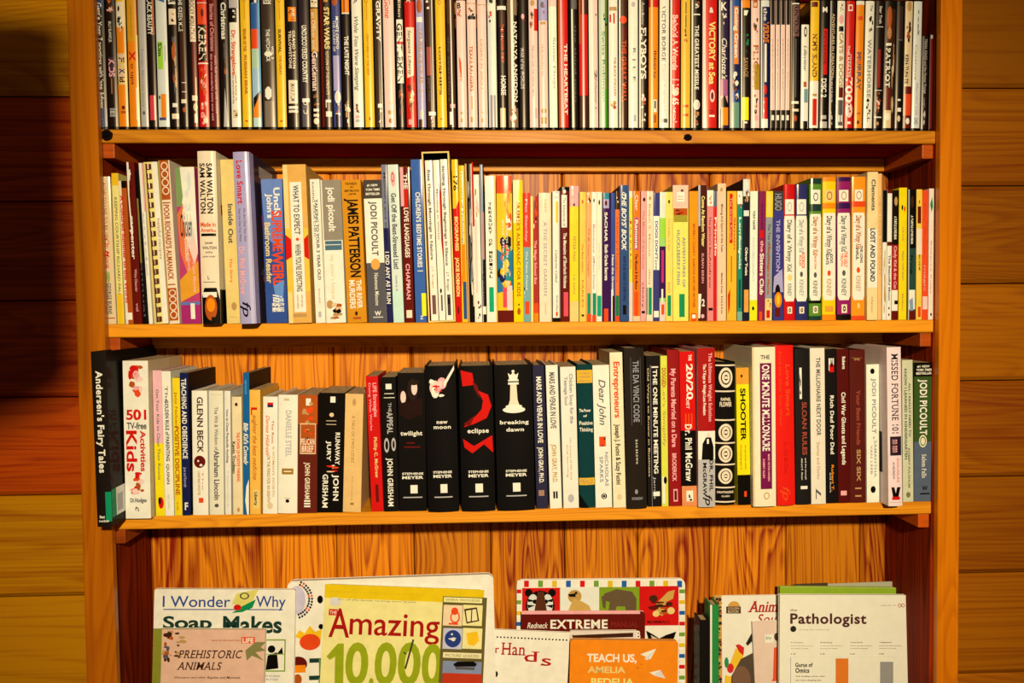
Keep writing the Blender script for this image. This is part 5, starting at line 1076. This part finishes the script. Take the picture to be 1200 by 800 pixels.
# right group
for nm, x0, x1, yt, Y, th, base, lab in (('hardcover_book', 816, 827.5, 727, .062, .07, '#15100c', 'black book standing spine out beside the green book, bottom bay'),
                                         ('hardcover_book', 828.3, 838.5, 709, .062, .07, '#2c8c3c', 'green book standing spine out left of farm animal book')):
    p0, p1, pt_ = unp(x0, 790, Y), unp(x1, 790, Y), unp(x0, yt, Y)
    w = p1.x - p0.x
    r = empty(nm, ((p0.x + p1.x) / 2, Y - .02, FLOOR4 + .0003))
    book_parts(r, w - .0004, unp(x0, yt, Y - .02).z - FLOOR4, .035, 'hc', base, None, 'r .0 1 0 .2 w' if 'green' in lab[:5] else 'r .9 .92 .1 .9 S', 901, .0015)
    tag(r, lab, 'book', 'face-out books in the bottom bay')
face_out('folder', (930, 685.5), (1051.5, 681), .119, .002, TILT, '#b8b088', 'r 930 970 684 690 #3c2c1c', 'grey-olive sheet edge peeking above the green book at right', 'folder', kind='mag', edge='#b8b088')
face_out('hardcover_book', (914, 687.5), (1064, 689), .106, .010, TILT, '#98b428', 'r 914 1064 687 689 #c8d860', 'lime green book standing right behind the white medical magazine', 'book', kind='pb', edge='#98b428')
SPK = '|'.join('p %d %d %d %d dOk 16' % (838, 847, 699 + 14 * i, 714 + 14 * i) for i in range(8))
face_out('picture_book', (837.5, 698), (913.5, 697), .098, .004, TILT, '#fff0d8',
 'r 837.5 847.5 697 850 #d8a040|' + SPK + '|e 853 867 704 716 #e0a040|g d 851,710 868,710 868,718 851,718|h 853 866 711 713.5 a GOLDEN|h 853 866 714.5 717 a BOOK|j 876 911 704 716 #c01008 ~Anim|j 876.5 911.5 704 716 #c01008 ~Anim|j 887 910 719 729 #c01008 ~Sou|g y 862,758 872,760 869,782 862,782 855,778|g r 862,754 866,753 872,757 871,766 866,762|e 852 860 775 786 r|e 849 854 768 780 g|g #50402c 857,790 868,770 884,762 884,830 855,830|e 858 880 778 812 #7c5438|g k 874,752 881,740 881,750 876,755|g y 850,788 857,790 856,812 849,812',
 'golden-spined picture book with farm hen, left of the medical magazine', 'book', kind='mag')
face_out('greeting_card', (881.5, 728), (912, 726.5), .088, .003, TILT, '#f4d0ac',
 'g x 907,758 911,757 911,795 906,795|r 905 913 794 796 x|r 896 907 743 752 w|h 897 904 745 748 g Amy|e 907 914 741 750 d',
 'narrow peach book half hidden behind the medical magazine', 'book', kind='mag')
face_out('magazine', (913.8, 696.5), (1072.5, 697), .074, .006, TILT, '#fff2e0',
 'h 926 934 712.5 715.5 #7c3028 the|H 926 1015 718 729.5 #501418 ~Pathologist|e 926 933 732 739 k|h 936 972 735.5 737 #c8a890 Serving the medical lab|o 1052 1056 706.5 711 #b02030|o 1056 1060 706.5 711 #b02030|h 1032 1049 708 709.5 #c8a890 JUNE 2021 90|H 932 952 774 778.5 k ~Gurus of|H 932 948 780 785 k ~Omics|r 979 993.5 769 840 #f07c18|r 1031 1046 773 840 #a09888|r 997 1013 798 840 S|r 1049 1062 799 840 #b8b0a0|' +
 '|'.join('h %d %d 750 751.3 #a07868 %s|h %d %d 754 755 #c8a890 lorem of cells and lines|h %d %d 757 758 #c8a890 from bench to bedside|h %d %d 763 764.4 #907060 10' % (x, x + 14, w, x, x + 26, x, x + 20, x, x + 5) for x, w in ((927, 'In Practice'), (961, 'Pathology'), (996, 'Outreach'), (1030, 'Opinions'))) +
 '|r 926 1064 767 767.5 #e8d4c0|r 926 926.5 767 840 #e8d4c0|h 932 966 788 789.5 #b09080 The leading voices who|h 932 962 792.5 794 #b09080 are now shaping the|h 932 958 797 798.5 #b09080 study of genes',
 'white medical magazine with orange and grey bars, frontmost at the right', 'magazine', kind='mag', edge='w')
# ---------------------------------------------------------------- a drum lampshade hanging out of frame, whose shade falls on the left wall
def drum(c, r, h, top):
    root = empty('pendant_lamp', (c[0], c[1], c[2]))
    m = MB(); N = 40; k = colr('D')
    for i in range(N):
        a, b = 2 * math.pi * i / N, 2 * math.pi * (i + 1) / N
        p, q = (r * math.cos(a), r * math.sin(a)), (r * math.cos(b), r * math.sin(b))
        m.quad((*p, -h / 2), (*q, -h / 2), (*q, h / 2), (*p, h / 2), k)
        m.quad((p[0] * .98, p[1] * .98, -h / 2), (q[0] * .98, q[1] * .98, -h / 2), (q[0] * .98, q[1] * .98, h / 2), (p[0] * .98, p[1] * .98, h / 2), k)
        m.quad((*p, h / 2), (*q, h / 2), (q[0] * .98, q[1] * .98, h / 2), (p[0] * .98, p[1] * .98, h / 2), k)
        m.quad((*p, -h / 2), (*q, -h / 2), (q[0] * .98, q[1] * .98, -h / 2), (p[0] * .98, p[1] * .98, -h / 2), k)
    m.build('lampshade', M_BLACK, root)
    d = MB(); d.poly([(r * .97 * math.cos(2 * math.pi * i / N), r * .97 * math.sin(2 * math.pi * i / N), h / 2 - .01) for i in range(N)], colr('D')); d.build('top_diffuser', M_BLACK, root)
    s = MB(); s.box(-.003, .003, -.003, .003, h / 2 - .012, top - c[2], colr('D')); s.build('cord', M_BLACK, root)
    tag(root, 'unlit dark drum pendant lamp hanging left of the bookcase, outside the frame', 'lamp')
drum((-.552, -1.0, .617), .22, .30, 1.6)
